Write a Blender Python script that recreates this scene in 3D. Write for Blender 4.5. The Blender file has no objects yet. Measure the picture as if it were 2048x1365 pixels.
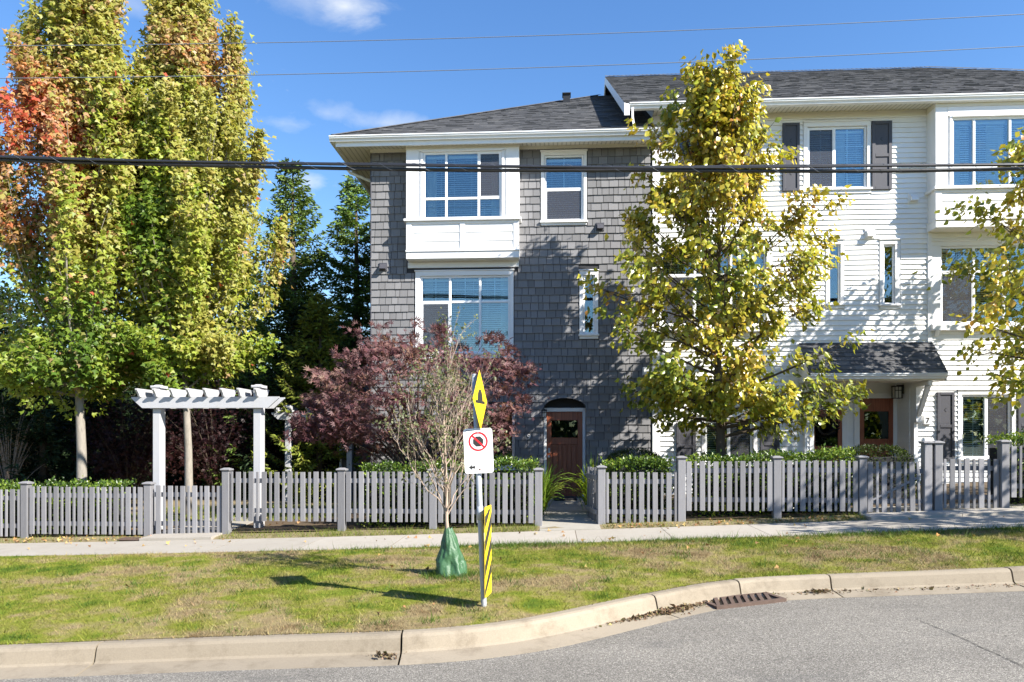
import bpy, math, random
import numpy as np
from mathutils import Vector, Matrix, Euler, noise as mnoise
random.seed(7)
RNG = np.random.default_rng(11)
SC = bpy.context.scene
COL = SC.collection

# ------------------------------------------------------------------ camera, sky, sun, exposure
CAM_Z = 1.6
YAW = math.radians(3.3)
cam_d = bpy.data.cameras.new('camera')
cam = bpy.data.objects.new('camera', cam_d)
COL.objects.link(cam)
cam.location = (0, 0, CAM_Z)
cam.rotation_euler = (math.radians(90), 0, YAW)
cam_d.sensor_width = 36.0
cam_d.lens = 36.0 * 1484.0 / 2048.0
cam_d.shift_y = (885.0 - 682.5) / 2048.0
cam_d.clip_end = 2000
SC.camera = cam

SUN_EL = math.radians(36.5)
SUN_DIR = Vector((0.864 * math.cos(SUN_EL), -0.503 * math.cos(SUN_EL), math.sin(SUN_EL))).normalized()
SUN_AZ = math.atan2(SUN_DIR.x, SUN_DIR.y)          # clockwise from +Y
w = bpy.data.worlds.new('World')
SC.world = w
w.use_nodes = True
nt = w.node_tree
nt.nodes.clear()
n_out = nt.nodes.new('ShaderNodeOutputWorld')
n_bg = nt.nodes.new('ShaderNodeBackground')
n_sky = nt.nodes.new('ShaderNodeTexSky')
n_sky.sky_type = 'NISHITA'
n_sky.sun_disc = False
n_sky.sun_elevation = SUN_EL
n_sky.sun_rotation = SUN_AZ
n_sky.air_density = 1.3
n_sky.dust_density = 0.0
n_sky.ozone_density = 4.5
n_hs = nt.nodes.new('ShaderNodeHueSaturation')
n_hs.inputs['Saturation'].default_value = 1.18
n_hs.inputs['Hue'].default_value = 0.508
n_hs.inputs['Value'].default_value = 1.0
nt.links.new(n_sky.outputs[0], n_hs.inputs['Color'])
# thin clouds: noise-broken patches where the photo has them, and a few more by noise over the rest of the dome
n_tc = nt.nodes.new('ShaderNodeTexCoord')
n_map = nt.nodes.new('ShaderNodeMapping')
n_map.inputs['Scale'].default_value = (1.0, 1.0, 2.0)
n_cl = nt.nodes.new('ShaderNodeTexNoise')
n_cl.inputs['Scale'].default_value = 9.0
n_cl.inputs['Detail'].default_value = 8.0
n_cl.inputs['Roughness'].default_value = 0.6
n_cl.inputs['Distortion'].default_value = 0.4
nt.links.new(n_tc.outputs['Generated'], n_map.inputs[0])
nt.links.new(n_map.outputs[0], n_cl.inputs['Vector'])
def wmath(op, a, b, clamp=False):
    m = nt.nodes.new('ShaderNodeMath'); m.operation = op; m.use_clamp = clamp
    for k, v in enumerate((a, b)):
        if hasattr(v, 'is_linked'): nt.links.new(v, m.inputs[k])
        else: m.inputs[k].default_value = v
    return m.outputs[0]
def sky_dir(px, py):
    v = Vector(((px - 1024) / 1484, 1, (885 - py) / 1484))
    return (Matrix.Rotation(YAW, 3, 'Z') @ v).normalized()
amount = wmath('MULTIPLY', wmath('SUBTRACT', n_cl.outputs[0], 0.66, True), 5.0, True)
for px, py, rx, rz, g in ((690, 16, 52, 20, 1.4), (600, -6, 120, 30, 0.6), (588, 250, 75, 17, 0.8), (655, 226, 42, 17, 0.7), (620, 361, 40, 22, 1.5), (775, 246, 90, 14, 0.8), (300, 330, 50, 30, 1.0), (250, 5, 60, 16, 0.5)):
    d = sky_dir(px, py)
    sb_ = nt.nodes.new('ShaderNodeVectorMath'); sb_.operation = 'SUBTRACT'; sb_.inputs[1].default_value = d
    nt.links.new(n_tc.outputs['Generated'], sb_.inputs[0])
    ml_ = nt.nodes.new('ShaderNodeVectorMath'); ml_.operation = 'MULTIPLY'; ml_.inputs[1].default_value = (1484 / rx, 1484 / rx, 1484 / rz)
    nt.links.new(sb_.outputs[0], ml_.inputs[0])
    ln_ = nt.nodes.new('ShaderNodeVectorMath'); ln_.operation = 'LENGTH'; nt.links.new(ml_.outputs[0], ln_.inputs[0])
    fall = wmath('SUBTRACT', 1.25, ln_.outputs['Value'])
    body = wmath('ADD', fall, wmath('MULTIPLY', wmath('SUBTRACT', n_cl.outputs[0], 0.55), 4.5))
    amount = wmath('MAXIMUM', amount, wmath('MULTIPLY', wmath('MULTIPLY', body, 0.45, True), g * 0.75))
n_mx = nt.nodes.new('ShaderNodeMix')
n_mx.data_type = 'RGBA'
n_mx.inputs[7].default_value = (4.6, 4.8, 5.0, 1)
nt.links.new(wmath('MINIMUM', amount, 0.95), n_mx.inputs[0])
nt.links.new(n_hs.outputs[0], n_mx.inputs[6])
nt.links.new(n_mx.outputs[2], n_bg.inputs[0])
n_bg.inputs[1].default_value = 0.085
nt.links.new(n_bg.outputs[0], n_out.inputs[0])

sun_d = bpy.data.lights.new('sun', 'SUN')
sun_d.energy = 5.0
sun_d.angle = math.radians(0.53)
sun_d.color = (1.0, 0.945, 0.86)
sun = bpy.data.objects.new('sun', sun_d)
COL.objects.link(sun)
sun.location = SUN_DIR * 60
sun.rotation_euler = (-SUN_DIR).to_track_quat('-Z', 'Y').to_euler()

SC.view_settings.view_transform = 'Standard'
SC.view_settings.look = 'None'
SC.view_settings.gamma = 1.0
SC.view_settings.use_curve_mapping = False
SC.view_settings.exposure = 1.4
SC.cycles.max_bounces = 8
SC.cycles.transparent_max_bounces = 16
SC.cycles.use_denoising = True
try:
    SC.cycles.denoiser = 'OPENIMAGEDENOISE'
except Exception:
    pass

# ------------------------------------------------------------------ measuring helpers
FPX = 1484.0
YH = 885.0
S_, C_ = math.sin(YAW), math.cos(YAW)
def pt(px, py, Y):
    """point of the plane y = Y seen at photo pixel px, py"""
    xc = (px - 1024) / FPX
    t = Y / (xc * S_ + C_)
    return Vector((t * (xc * C_ - S_), Y, CAM_Z + t * (YH - py) / FPX))
def on_ground(px, py, zf):
    z = 0.0
    for _ in range(12):
        t = (z - CAM_Z) * FPX / (YH - py)
        xc = (px - 1024) / FPX
        X, Y = t * (xc * C_ - S_), t * (xc * S_ + C_)
        z = zf(X, Y)
    return Vector((X, Y, z))
def zs(X):
    if X < -11: return zs(-11) + (X + 11) * 0.022
    if X > 9: return zs(9) + (X - 9) * 0.045
    return 0.05 + 0.037 * X + 0.0007 * X * X
def zyard(X, Y):
    return zs(X) + 0.05 + 0.04 * (min(max(Y, 12.9), 18.5) - 13.4)

# ------------------------------------------------------------------ object helpers
ORG = {}
def props(o, label=None, cat=None, group=None, kind=None):
    if label: o['label'] = label
    if cat: o['category'] = cat
    if group: o['group'] = group
    if kind: o['kind'] = kind
    return o
def thing(name, loc, label, cat, group=None):
    o = bpy.data.objects.new(name, None)
    o.empty_display_size = 0.2
    o.location = loc
    COL.objects.link(o)
    ORG[o.name] = Vector(loc)
    return props(o, label, cat, group)

class MB:
    """collects faces for one mesh; every face carries a tone (0..1)"""
    def __init__(s):
        s.v = []; s.f = []; s.t = []; s.m = []
        s.tone = 0.5; s.mi = 0
    def face(s, pts):
        n = len(s.v)
        s.v.extend([tuple(p) for p in pts])
        s.f.append(tuple(range(n, n + len(pts)))); s.t.append(s.tone); s.m.append(s.mi)
    def idx(s, verts, faces):
        n = len(s.v)
        s.v.extend([tuple(p) for p in verts])
        for f in faces:
            s.f.append(tuple(i + n for i in f)); s.t.append(s.tone); s.m.append(s.mi)
    def hexa(s, p):
        """8 corners: bottom ring 0-3 (counter-clockwise from above), top ring 4-7"""
        s.idx(p, [(3, 2, 1, 0), (4, 5, 6, 7), (0, 1, 5, 4), (1, 2, 6, 5), (2, 3, 7, 6), (3, 0, 4, 7)])
    def box(s, x0, x1, y0, y1, z0, z1):
        s.hexa([(x0, y0, z0), (x1, y0, z0), (x1, y1, z0), (x0, y1, z0), (x0, y0, z1), (x1, y0, z1), (x1, y1, z1), (x0, y1, z1)])
    def bbox(s, x0, x1, y0, y1, z0, z1, b=0.006):
        """box with chamfered front edges (facing -y) and top"""
        yb = y0 + b
        a = [(x0, yb, z0), (x1, yb, z0), (x1, yb, z1), (x0, yb, z1)]
        f = [(x0 + b, y0, z0 + b), (x1 - b, y0, z0 + b), (x1 - b, y0, z1 - b), (x0 + b, y0, z1 - b)]
        k = [(x0, y1, z0), (x1, y1, z0), (x1, y1, z1), (x0, y1, z1)]
        s.idx(a + f + k, [(4, 5, 6, 7), (0, 1, 5, 4), (1, 2, 6, 5), (2, 3, 7, 6), (3, 0, 4, 7),
                          (8, 9, 1, 0), (9, 10, 2, 1), (10, 11, 3, 2), (11, 8, 0, 3), (11, 10, 9, 8)])
    def obox(s, c, size, M):
        c = Vector(c); hx, hy, hz = size[0] / 2, size[1] / 2, size[2] / 2
        p = [(-hx, -hy, -hz), (hx, -hy, -hz), (hx, hy, -hz), (-hx, hy, -hz), (-hx, -hy, hz), (hx, -hy, hz), (hx, hy, hz), (-hx, hy, hz)]
        s.hexa([c + M @ Vector(q) for q in p])
    def tube(s, pts, rad, n=8, cap=True):
        pts = [Vector(p) for p in pts]
        if not hasattr(rad, '__len__'): rad = [rad] * len(pts)
        vs = []; up = None
        for i, p in enumerate(pts):
            d = (pts[min(i + 1, len(pts) - 1)] - pts[max(i - 1, 0)])
            if d.length < 1e-9: d = Vector((0, 0, 1))
            d.normalize()
            if up is None:
                up = d.orthogonal().normalized()
            else:
                up = (up - d * up.dot(d))
                up = up.normalized() if up.length > 1e-6 else d.orthogonal().normalized()
            q = d.cross(up)
            for k in range(n):
                a = 2 * math.pi * k / n
                vs.append(p + (up * math.cos(a) + q * math.sin(a)) * rad[i])
        fs = []
        for i in range(len(pts) - 1):
            for k in range(n):
                a, b = i * n + k, i * n + (k + 1) % n
                fs.append((a, b, b + n, a + n))
        if cap:
            fs.append(tuple(range(n - 1, -1, -1)))
            fs.append(tuple((len(pts) - 1) * n + k for k in range(n)))
        s.idx(vs, fs)
    def lathe(s, c, prof, n=16):
        vs = []; fs = []
        for r, z in prof:
            for k in range(n):
                a = 2 * math.pi * k / n
                vs.append((c[0] + r * math.cos(a), c[1] + r * math.sin(a), c[2] + z))
        for i in range(len(prof) - 1):
            for k in range(n):
                a, b = i * n + k, i * n + (k + 1) % n
                fs.append((a, b, b + n, a + n))
        fs.append(tuple(range(n - 1, -1, -1)))
        fs.append(tuple((len(prof) - 1) * n + k for k in range(n)))
        s.idx(vs, fs)
    def build(s, name, mat, parent=None, smooth=False, kind=None):
        me = bpy.data.meshes.new(name)
        org = ORG.get(parent.name, Vector((0, 0, 0))) if parent else Vector((0, 0, 0))
        me.from_pydata([(p[0] - org.x, p[1] - org.y, p[2] - org.z) for p in s.v], [], s.f)
        at = me.attributes.new('tone', 'FLOAT', 'FACE')
        at.data.foreach_set('value', s.t)
        for m in (mat if isinstance(mat, (list, tuple)) else [mat]):
            me.materials.append(m)
        if any(s.m): me.polygons.foreach_set('material_index', s.m)
        if smooth: me.polygons.foreach_set('use_smooth', [True] * len(s.f))
        me.update()
        o = bpy.data.objects.new(name, me)
        COL.objects.link(o)
        ORG[o.name] = org
        if parent: o.parent = parent
        if kind: o['kind'] = kind
        return o

def np_mesh(name, V, F, mat, parent=None, cols=None, kind=None, smooth=False):
    """fast mesh: V (n,3), F (m,k) all faces with k corners, cols (m,3) one colour a face"""
    org = ORG.get(parent.name, Vector((0, 0, 0))) if parent else Vector((0, 0, 0))
    V = np.asarray(V, np.float32) - np.array(org, np.float32)
    F = np.asarray(F, np.int32)
    m, k = F.shape
    me = bpy.data.meshes.new(name)
    me.vertices.add(len(V)); me.vertices.foreach_set('co', V.ravel())
    me.loops.add(m * k); me.loops.foreach_set('vertex_index', F.ravel())
    me.polygons.add(m)
    me.polygons.foreach_set('loop_start', np.arange(0, m * k, k, dtype=np.int32))
    me.polygons.foreach_set('loop_total', np.full(m, k, np.int32))
    if cols is not None:
        a = me.attributes.new('col', 'FLOAT_COLOR', 'FACE')
        c4 = np.ones((m, 4), np.float32); c4[:, :3] = cols
        a.data.foreach_set('color', c4.ravel())
    me.materials.append(mat)
    me.update(calc_edges=True)
    if smooth: me.polygons.foreach_set('use_smooth', [True] * m)
    o = bpy.data.objects.new(name, me)
    COL.objects.link(o)
    ORG[o.name] = org
    if parent: o.parent = parent
    if kind: o['kind'] = kind
    return o

# ------------------------------------------------------------------ materials
def nodes_of(name):
    m = bpy.data.materials.new(name)
    m.use_nodes = True
    t = m.node_tree
    b = t.nodes['Principled BSDF']
    return m, t, b
def N(t, kind, **kw):
    n = t.nodes.new(kind)
    for k, v in kw.items(): setattr(n, k, v)
    return n
def ramp(t, pos_cols):
    r = t.nodes.new('ShaderNodeValToRGB')
    e = r.color_ramp.elements
    while len(e) < len(pos_cols): e.new(0.5)
    for i, (p, c) in enumerate(pos_cols):
        e[i].position = p; e[i].color = (c[0], c[1], c[2], 1)
    return r
def noise(t, scale, detail=4, rough=0.55, vec=None, coord='Object', stretch=None):
    n = t.nodes.new('ShaderNodeTexNoise')
    n.inputs['Scale'].default_value = scale
    n.inputs['Detail'].default_value = detail
    n.inputs['Roughness'].default_value = rough
    if vec is None:
        tc = t.nodes.new('ShaderNodeTexCoord'); vec = tc.outputs[coord]
    if stretch:
        mp = t.nodes.new('ShaderNodeMapping'); mp.inputs['Scale'].default_value = stretch
        t.links.new(vec, mp.inputs[0]); vec = mp.outputs[0]
    t.links.new(vec, n.inputs['Vector'])
    return n
def mixc(t, fac, a, b, blend='MIX'):
    m = t.nodes.new('ShaderNodeMix'); m.data_type = 'RGBA'; m.blend_type = blend
    for sock, val in ((m.inputs[0], fac), (m.inputs[6], a), (m.inputs[7], b)):
        if hasattr(val, 'is_linked'): t.links.new(val, sock)
        elif isinstance(val, (int, float)): sock.default_value = val
        else: sock.default_value = (val[0], val[1], val[2], 1)
    return m.outputs[2]
def bump(t, b, h, strength=0.3, dist=0.01):
    n = t.nodes.new('ShaderNodeBump')
    n.inputs['Strength'].default_value = strength; n.inputs['Distance'].default_value = dist
    t.links.new(h, n.inputs['Height']); t.links.new(n.outputs[0], b.inputs['Normal'])
def painted(name, col, rough=0.55, var=0.12, scale=3.0, grain=0.05, tone=0.0, spec=0.4, streak=None, dirt=None):
    """painted / plain surface: large soft stains, fine grain, per-face tone"""
    m, t, b = nodes_of(name)
    n1 = noise(t, scale, 5, 0.6, stretch=streak)
    lo = tuple(c * (1 - var) for c in col); hi = tuple(min(1, c * (1 + var)) for c in col)
    c = mixc(t, n1.outputs[0], lo, hi)
    if dirt:
        nd = noise(t, dirt[1], 6, 0.65, stretch=streak)
        rd = ramp(t, [(0.52, (0, 0, 0)), (0.72, (1, 1, 1))])
        t.links.new(nd.outputs[0], rd.inputs[0])
        mm = t.nodes.new('ShaderNodeMath'); mm.operation = 'MULTIPLY'; mm.inputs[1].default_value = dirt[2]
        t.links.new(rd.outputs[0], mm.inputs[0])
        c = mixc(t, mm.outputs[0], c, dirt[0])
    if tone:
        a = N(t, 'ShaderNodeAttribute', attribute_name='tone')
        mr = t.nodes.new('ShaderNodeMapRange')
        mr.inputs[3].default_value = 1 - tone; mr.inputs[4].default_value = 1 + tone
        t.links.new(a.outputs['Fac'], mr.inputs[0])
        c = mixc(t, 1.0, c, mr.outputs[0], 'MULTIPLY')
    t.links.new(c, b.inputs['Base Color'])
    b.inputs['Roughness'].default_value = rough
    b.inputs['Specular IOR Level'].default_value = spec
    if grain:
        n2 = noise(t, 60, 3, 0.6, stretch=streak)
        bump(t, b, n2.outputs[0], grain * 4, 0.004)
    return m

M = {}
M['white'] = painted('white_paint', (0.80, 0.80, 0.79), 0.5, 0.03, 1.2, 0.03, tone=0.03, dirt=((0.55, 0.54, 0.5), 2.2, 0.18))
M['trim'] = painted('trim_paint', (0.78, 0.78, 0.78), 0.45, 0.03, 2.0, 0.02, dirt=((0.55, 0.54, 0.5), 3.0, 0.12))
M['cream'] = painted('soffit_paint', (0.66, 0.63, 0.54), 0.5, 0.04, 2.0, 0.0)
M['vinyl'] = painted('window_vinyl', (0.82, 0.83, 0.84), 0.35, 0.02, 2.0, 0.0)
M['gutter'] = painted('gutter_metal', (0.74, 0.76, 0.77), 0.35, 0.03, 1.0, 0.0, spec=0.6, dirt=((0.45, 0.45, 0.43), 4.0, 0.25), streak=(1, 1, 0.3))
M['shingle'] = painted('grey_shingle', (0.182, 0.18, 0.184), 0.75, 0.10, 9.0, 0.08, tone=0.16, spec=0.25, streak=(3, 3, 0.5))
M['sheath'] = painted('dark_sheathing', (0.035, 0.036, 0.04), 0.9, 0.1, 4.0, 0.0)
M['shutter'] = painted('shutter_paint', (0.062, 0.062, 0.074), 0.55, 0.06, 3.0, 0.03)
M['fence'] = painted('fence_paint', (0.195, 0.192, 0.20), 0.7, 0.16, 5.0, 0.10, tone=0.24, streak=(6, 6, 0.7), dirt=((0.12, 0.12, 0.125), 4.0, 0.3))
M['arbor'] = painted('arbour_paint', (0.40, 0.40, 0.41), 0.6, 0.08, 4.0, 0.06, streak=(5, 5, 0.8), dirt=((0.38, 0.37, 0.34), 3.0, 0.45))
M['dark'] = painted('dark_backing', (0.05, 0.055, 0.06), 0.9, 0.1, 2.0, 0.0)
M['black'] = painted('black_metal', (0.018, 0.018, 0.02), 0.45, 0.1, 6.0, 0.0)
M['blind'] = painted('blind_slat', (0.78, 0.77, 0.73), 0.5, 0.03, 3.0, 0.0)
M['steel'] = painted('galvanised_steel', (0.36, 0.38, 0.40), 0.42, 0.12, 14.0, 0.03, spec=0.7)
M['rust'] = painted('rusty_iron', (0.10, 0.066, 0.05), 0.85, 0.35, 14.0, 0.15)
M['cable'] = painted('cable_rubber', (0.02, 0.02, 0.022), 0.38, 0.2, 8.0, 0.0, spec=0.6)
M['wire'] = painted('wire_metal', (0.16, 0.18, 0.21), 0.5, 0.1, 8.0, 0.0)
M['mat'] = painted('door_mat_hedge_core', (0.02, 0.02, 0.022), 0.95, 0.2, 30.0, 0.2)
M['yellow'] = painted('sign_yellow', (0.86, 0.60, 0.02), 0.4, 0.04, 6.0, 0.0)
M['signblack'] = painted('sign_black', (0.03, 0.028, 0.025), 0.45, 0.1, 8.0, 0.0)
M['signwhite'] = painted('sign_white', (0.82, 0.82, 0.80), 0.4, 0.03, 5.0, 0.0, dirt=((0.6, 0.58, 0.52), 7.0, 0.2))
M['signred'] = painted('sign_red', (0.62, 0.02, 0.025), 0.4, 0.05, 6.0, 0.0)
M['bark'] = painted('grey_bark', (0.26, 0.235, 0.20), 0.9, 0.3, 9.0, 0.25, spec=0.1, streak=(3, 3, 0.6), dirt=((0.07, 0.06, 0.05), 7.0, 0.5))
M['darkbark'] = painted('dark_bark', (0.095, 0.075, 0.055), 0.9, 0.3, 9.0, 0.25, spec=0.1, streak=(3, 3, 0.6))
M['twig'] = painted('twig_bark', (0.36, 0.28, 0.22), 0.85, 0.2, 9.0, 0.0, spec=0.15)
M['lampglass'] = painted('lamp_glass', (0.62, 0.60, 0.54), 0.25, 0.05, 8.0, 0.0)
M['plate'] = painted('plate_white', (0.75, 0.74, 0.72), 0.5, 0.04, 6.0, 0.0)

def wood_door():
    m, t, b = nodes_of('stained_door_wood')
    n = noise(t, 5, 6, 0.65, stretch=(7, 7, 0.5))
    r = ramp(t, [(0.3, (0.15, 0.036, 0.015)), (0.7, (0.32, 0.092, 0.038))])
    t.links.new(n.outputs[0], r.inputs[0]); t.links.new(r.outputs[0], b.inputs['Base Color'])
    b.inputs['Roughness'].default_value = 0.4
    bump(t, b, n.outputs[0], 0.2, 0.003)
    return m
M['door'] = wood_door()

def glass(name, refl, tint, gloss):
    m = bpy.data.materials.new(name); m.use_nodes = True
    t = m.node_tree; t.nodes.clear()
    o = N(t, 'ShaderNodeOutputMaterial')
    tr = N(t, 'ShaderNodeBsdfTransparent'); tr.inputs[0].default_value = (*tint, 1)
    gl = N(t, 'ShaderNodeBsdfGlossy'); gl.inputs[0].default_value = (*gloss, 1); gl.inputs['Roughness'].default_value = 0.012
    n = noise(t, 1.6, 2, 0.5)
    bp = N(t, 'ShaderNodeBump'); bp.inputs['Strength'].default_value = 0.06; bp.inputs['Distance'].default_value = 0.02
    t.links.new(n.outputs[0], bp.inputs['Height']); t.links.new(bp.outputs[0], gl.inputs['Normal'])
    lw = N(t, 'ShaderNodeFresnel'); lw.inputs[0].default_value = 1.5
    ad = N(t, 'ShaderNodeMath', operation='ADD', use_clamp=True); ad.inputs[1].default_value = refl
    t.links.new(lw.outputs[0], ad.inputs[0])
    mx = N(t, 'ShaderNodeMixShader')
    t.links.new(ad.outputs[0], mx.inputs[0]); t.links.new(tr.outputs[0], mx.inputs[1]); t.links.new(gl.outputs[0], mx.inputs[2])
    t.links.new(mx.outputs[0], o.inputs[0])
    return m
M['glass'] = glass('window_glass', 0.10, (0.86, 0.95, 0.97), (0.86, 0.96, 1.0))
M['doorglass'] = glass('door_glass', 0.02, (0.35, 0.45, 0.42), (0.8, 0.95, 0.95))
def screen_mat():
    m = bpy.data.materials.new('insect_screen'); m.use_nodes = True
    t = m.node_tree; t.nodes.clear()
    o = N(t, 'ShaderNodeOutputMaterial')
    tr = N(t, 'ShaderNodeBsdfTransparent'); tr.inputs[0].default_value = (0.9, 0.9, 0.9, 1)
    df = N(t, 'ShaderNodeBsdfDiffuse'); df.inputs[0].default_value = (0.09, 0.09, 0.1, 1)
    mx = N(t, 'ShaderNodeMixShader'); mx.inputs[0].default_value = 0.55
    t.links.new(tr.outputs[0], mx.inputs[1]); t.links.new(df.outputs[0], mx.inputs[2]); t.links.new(mx.outputs[0], o.inputs[0])
    return m
M['screen'] = screen_mat()

def leaf_mat(name, transl=0.35, rough=0.45, spec=0.35):
    m, t, b = nodes_of(name)
    a = N(t, 'ShaderNodeAttribute', attribute_name='col')
    t.links.new(a.outputs['Color'], b.inputs['Base Color'])
    b.inputs['Roughness'].default_value = rough
    b.inputs['Specular IOR Level'].default_value = spec
    tr = N(t, 'ShaderNodeBsdfTranslucent')
    t.links.new(mixc(t, 1.0, a.outputs['Color'], (1.15, 1.1, 0.6), 'MULTIPLY'), tr.inputs[0])
    mx = N(t, 'ShaderNodeMixShader'); mx.inputs[0].default_value = transl
    t.links.new(b.outputs[0], mx.inputs[1]); t.links.new(tr.outputs[0], mx.inputs[2])
    t.links.new(mx.outputs[0], t.nodes['Material Output'].inputs[0])
    return m
M['leaf'] = leaf_mat('leaf', 0.46)
M['gloss_leaf'] = leaf_mat('glossy_leaf', 0.34, 0.3, 0.5)
M['needle'] = leaf_mat('needle', 0.15, 0.6, 0.2)
M['dryleaf'] = leaf_mat('dry_leaf', 0.1, 0.8, 0.1)
M['grassblade'] = leaf_mat('grass_blade', 0.3, 0.6, 0.2)

def roof_mat():
    m, t, b = nodes_of('asphalt_shingles')
    a = N(t, 'ShaderNodeAttribute', attribute_name='tone')
    r = ramp(t, [(0.0, (0.045, 0.046, 0.049)), (0.55, (0.088, 0.089, 0.093)), (1.0, (0.165, 0.163, 0.16))])
    t.links.new(a.outputs['Fac'], r.inputs[0])
    n = noise(t, 240, 2, 0.6)
    c = mixc(t, 0.55, r.outputs[0], mixc(t, n.outputs[0], (0.25, 0.25, 0.25), (1.75, 1.75, 1.75)), 'MULTIPLY')
    n2 = noise(t, 0.7, 4, 0.6)
    c = mixc(t, 0.35, c, mixc(t, n2.outputs[0], (0.6, 0.6, 0.6), (1.4, 1.4, 1.4)), 'MULTIPLY')
    t.links.new(c, b.inputs['Base Color'])
    b.inputs['Roughness'].default_value = 0.9; b.inputs['Specular IOR Level'].default_value = 0.2
    bump(t, b, n.outputs[0], 0.5, 0.004)
    return m
M['roof'] = roof_mat()

def soffit_mat():
    m, t, b = nodes_of('soffit_panels')
    tc = N(t, 'ShaderNodeTexCoord')
    wv = N(t, 'ShaderNodeTexWave', bands_direction='X')
    wv.inputs['Scale'].default_value = 3.1
    t.links.new(tc.outputs['Object'], wv.inputs[0])
    r = ramp(t, [(0.0, (0.25, 0.24, 0.2)), (0.08, (0.64, 0.62, 0.54)), (1.0, (0.68, 0.655, 0.57))])
    t.links.new(wv.outputs['Fac'], r.inputs[0])
    t.links.new(r.outputs[0], b.inputs['Base Color'])
    b.inputs['Roughness'].default_value = 0.5
    bump(t, b, r.outputs[0], 0.3, 0.006)
    return m
M['soffit'] = soffit_mat()

def concrete_mat(name, c0, c1, stain, amount, fine=90):
    m, t, b = nodes_of(name)
    n1 = noise(t, 0.9, 6, 0.65); n2 = noise(t, fine, 3, 0.7); n3 = noise(t, 3.2, 6, 0.7)
    c = mixc(t, n1.outputs[0], c0, c1)
    r = ramp(t, [(0.5, (0, 0, 0)), (0.75, (1, 1, 1))]); t.links.new(n3.outputs[0], r.inputs[0])
    mm = N(t, 'ShaderNodeMath', operation='MULTIPLY'); mm.inputs[1].default_value = amount
    t.links.new(r.outputs[0], mm.inputs[0])
    c = mixc(t, mm.outputs[0], c, stain)
    a = N(t, 'ShaderNodeAttribute', attribute_name='tone')
    mr = N(t, 'ShaderNodeMapRange'); mr.inputs[3].default_value = 0.9; mr.inputs[4].default_value = 1.1
    t.links.new(a.outputs['Fac'], mr.inputs[0])
    c = mixc(t, 1.0, c, mr.outputs[0], 'MULTIPLY')
    c = mixc(t, 0.45, c, mixc(t, n2.outputs[0], (0.45, 0.45, 0.45), (1.55, 1.55, 1.55)), 'MULTIPLY')
    t.links.new(c, b.inputs['Base Color'])
    b.inputs['Roughness'].default_value = 0.9; b.inputs['Specular IOR Level'].default_value = 0.2
    bump(t, b, n2.outputs[0], 0.35, 0.004)
    return m
M['walk'] = concrete_mat('sidewalk_concrete', (0.29, 0.265, 0.225), (0.37, 0.34, 0.295), (0.22, 0.19, 0.15), 0.4)
M['kerb'] = concrete_mat('kerb_concrete', (0.225, 0.188, 0.138), (0.30, 0.258, 0.195), (0.14, 0.112, 0.078), 0.75)
M['apron'] = concrete_mat('path_concrete', (0.25, 0.235, 0.20), (0.33, 0.31, 0.27), (0.17, 0.155, 0.13), 0.5)

def asphalt_mat():
    m, t, b = nodes_of('asphalt')
    n1 = noise(t, 0.45, 5, 0.6)
    v = N(t, 'ShaderNodeTexVoronoi'); v.inputs['Scale'].default_value = 150
    tc = N(t, 'ShaderNodeTexCoord'); t.links.new(tc.outputs['Object'], v.inputs['Vector'])
    sep = N(t, 'ShaderNodeSeparateColor'); t.links.new(v.outputs['Color'], sep.inputs[0])
    r = ramp(t, [(0.0, (0.075, 0.069, 0.060)), (0.4, (0.148, 0.138, 0.121)), (0.8, (0.22, 0.205, 0.18)), (1.0, (0.43, 0.40, 0.35))])
    t.links.new(sep.outputs[0], r.inputs[0])
    n2 = noise(t, 38, 4, 0.7)
    c = mixc(t, 0.5, r.outputs[0], mixc(t, n2.outputs[0], (0.5, 0.5, 0.5), (1.5, 1.5, 1.5)), 'MULTIPLY')
    c = mixc(t, 1.0, c, mixc(t, n1.outputs[0], (0.72, 0.72, 0.72), (1.28, 1.27, 1.25)), 'MULTIPLY')
    n3 = noise(t, 1.3, 5, 0.7, stretch=(0.5, 1.6, 1))
    r3 = ramp(t, [(0.56, (0, 0, 0)), (0.74, (0.5, 0.5, 0.5))]); t.links.new(n3.outputs[0], r3.inputs[0])
    c = mixc(t, r3.outputs[0], c, (0.085, 0.083, 0.08))
    nw = noise(t, 0.9, 3, 0.5, stretch=(0.12, 1.6, 1))          # wheel-worn bands along the street
    c = mixc(t, 0.85, c, mixc(t, nw.outputs[0], (0.72, 0.72, 0.72), (1.28, 1.28, 1.27)), 'MULTIPLY')
    ns = noise(t, 2.1, 6, 0.75)
    rs = ramp(t, [(0.62, (0, 0, 0)), (0.70, (0.45, 0.45, 0.45))]); t.links.new(ns.outputs[0], rs.inputs[0])
    c = mixc(t, rs.outputs[0], c, (0.25, 0.235, 0.21))
    t.links.new(c, b.inputs['Base Color'])
    b.inputs['Roughness'].default_value = 0.88; b.inputs['Specular IOR Level'].default_value = 0.25
    bump(t, b, sep.outputs[0], 0.5, 0.006)
    return m
M['asphalt'] = asphalt_mat()

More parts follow.
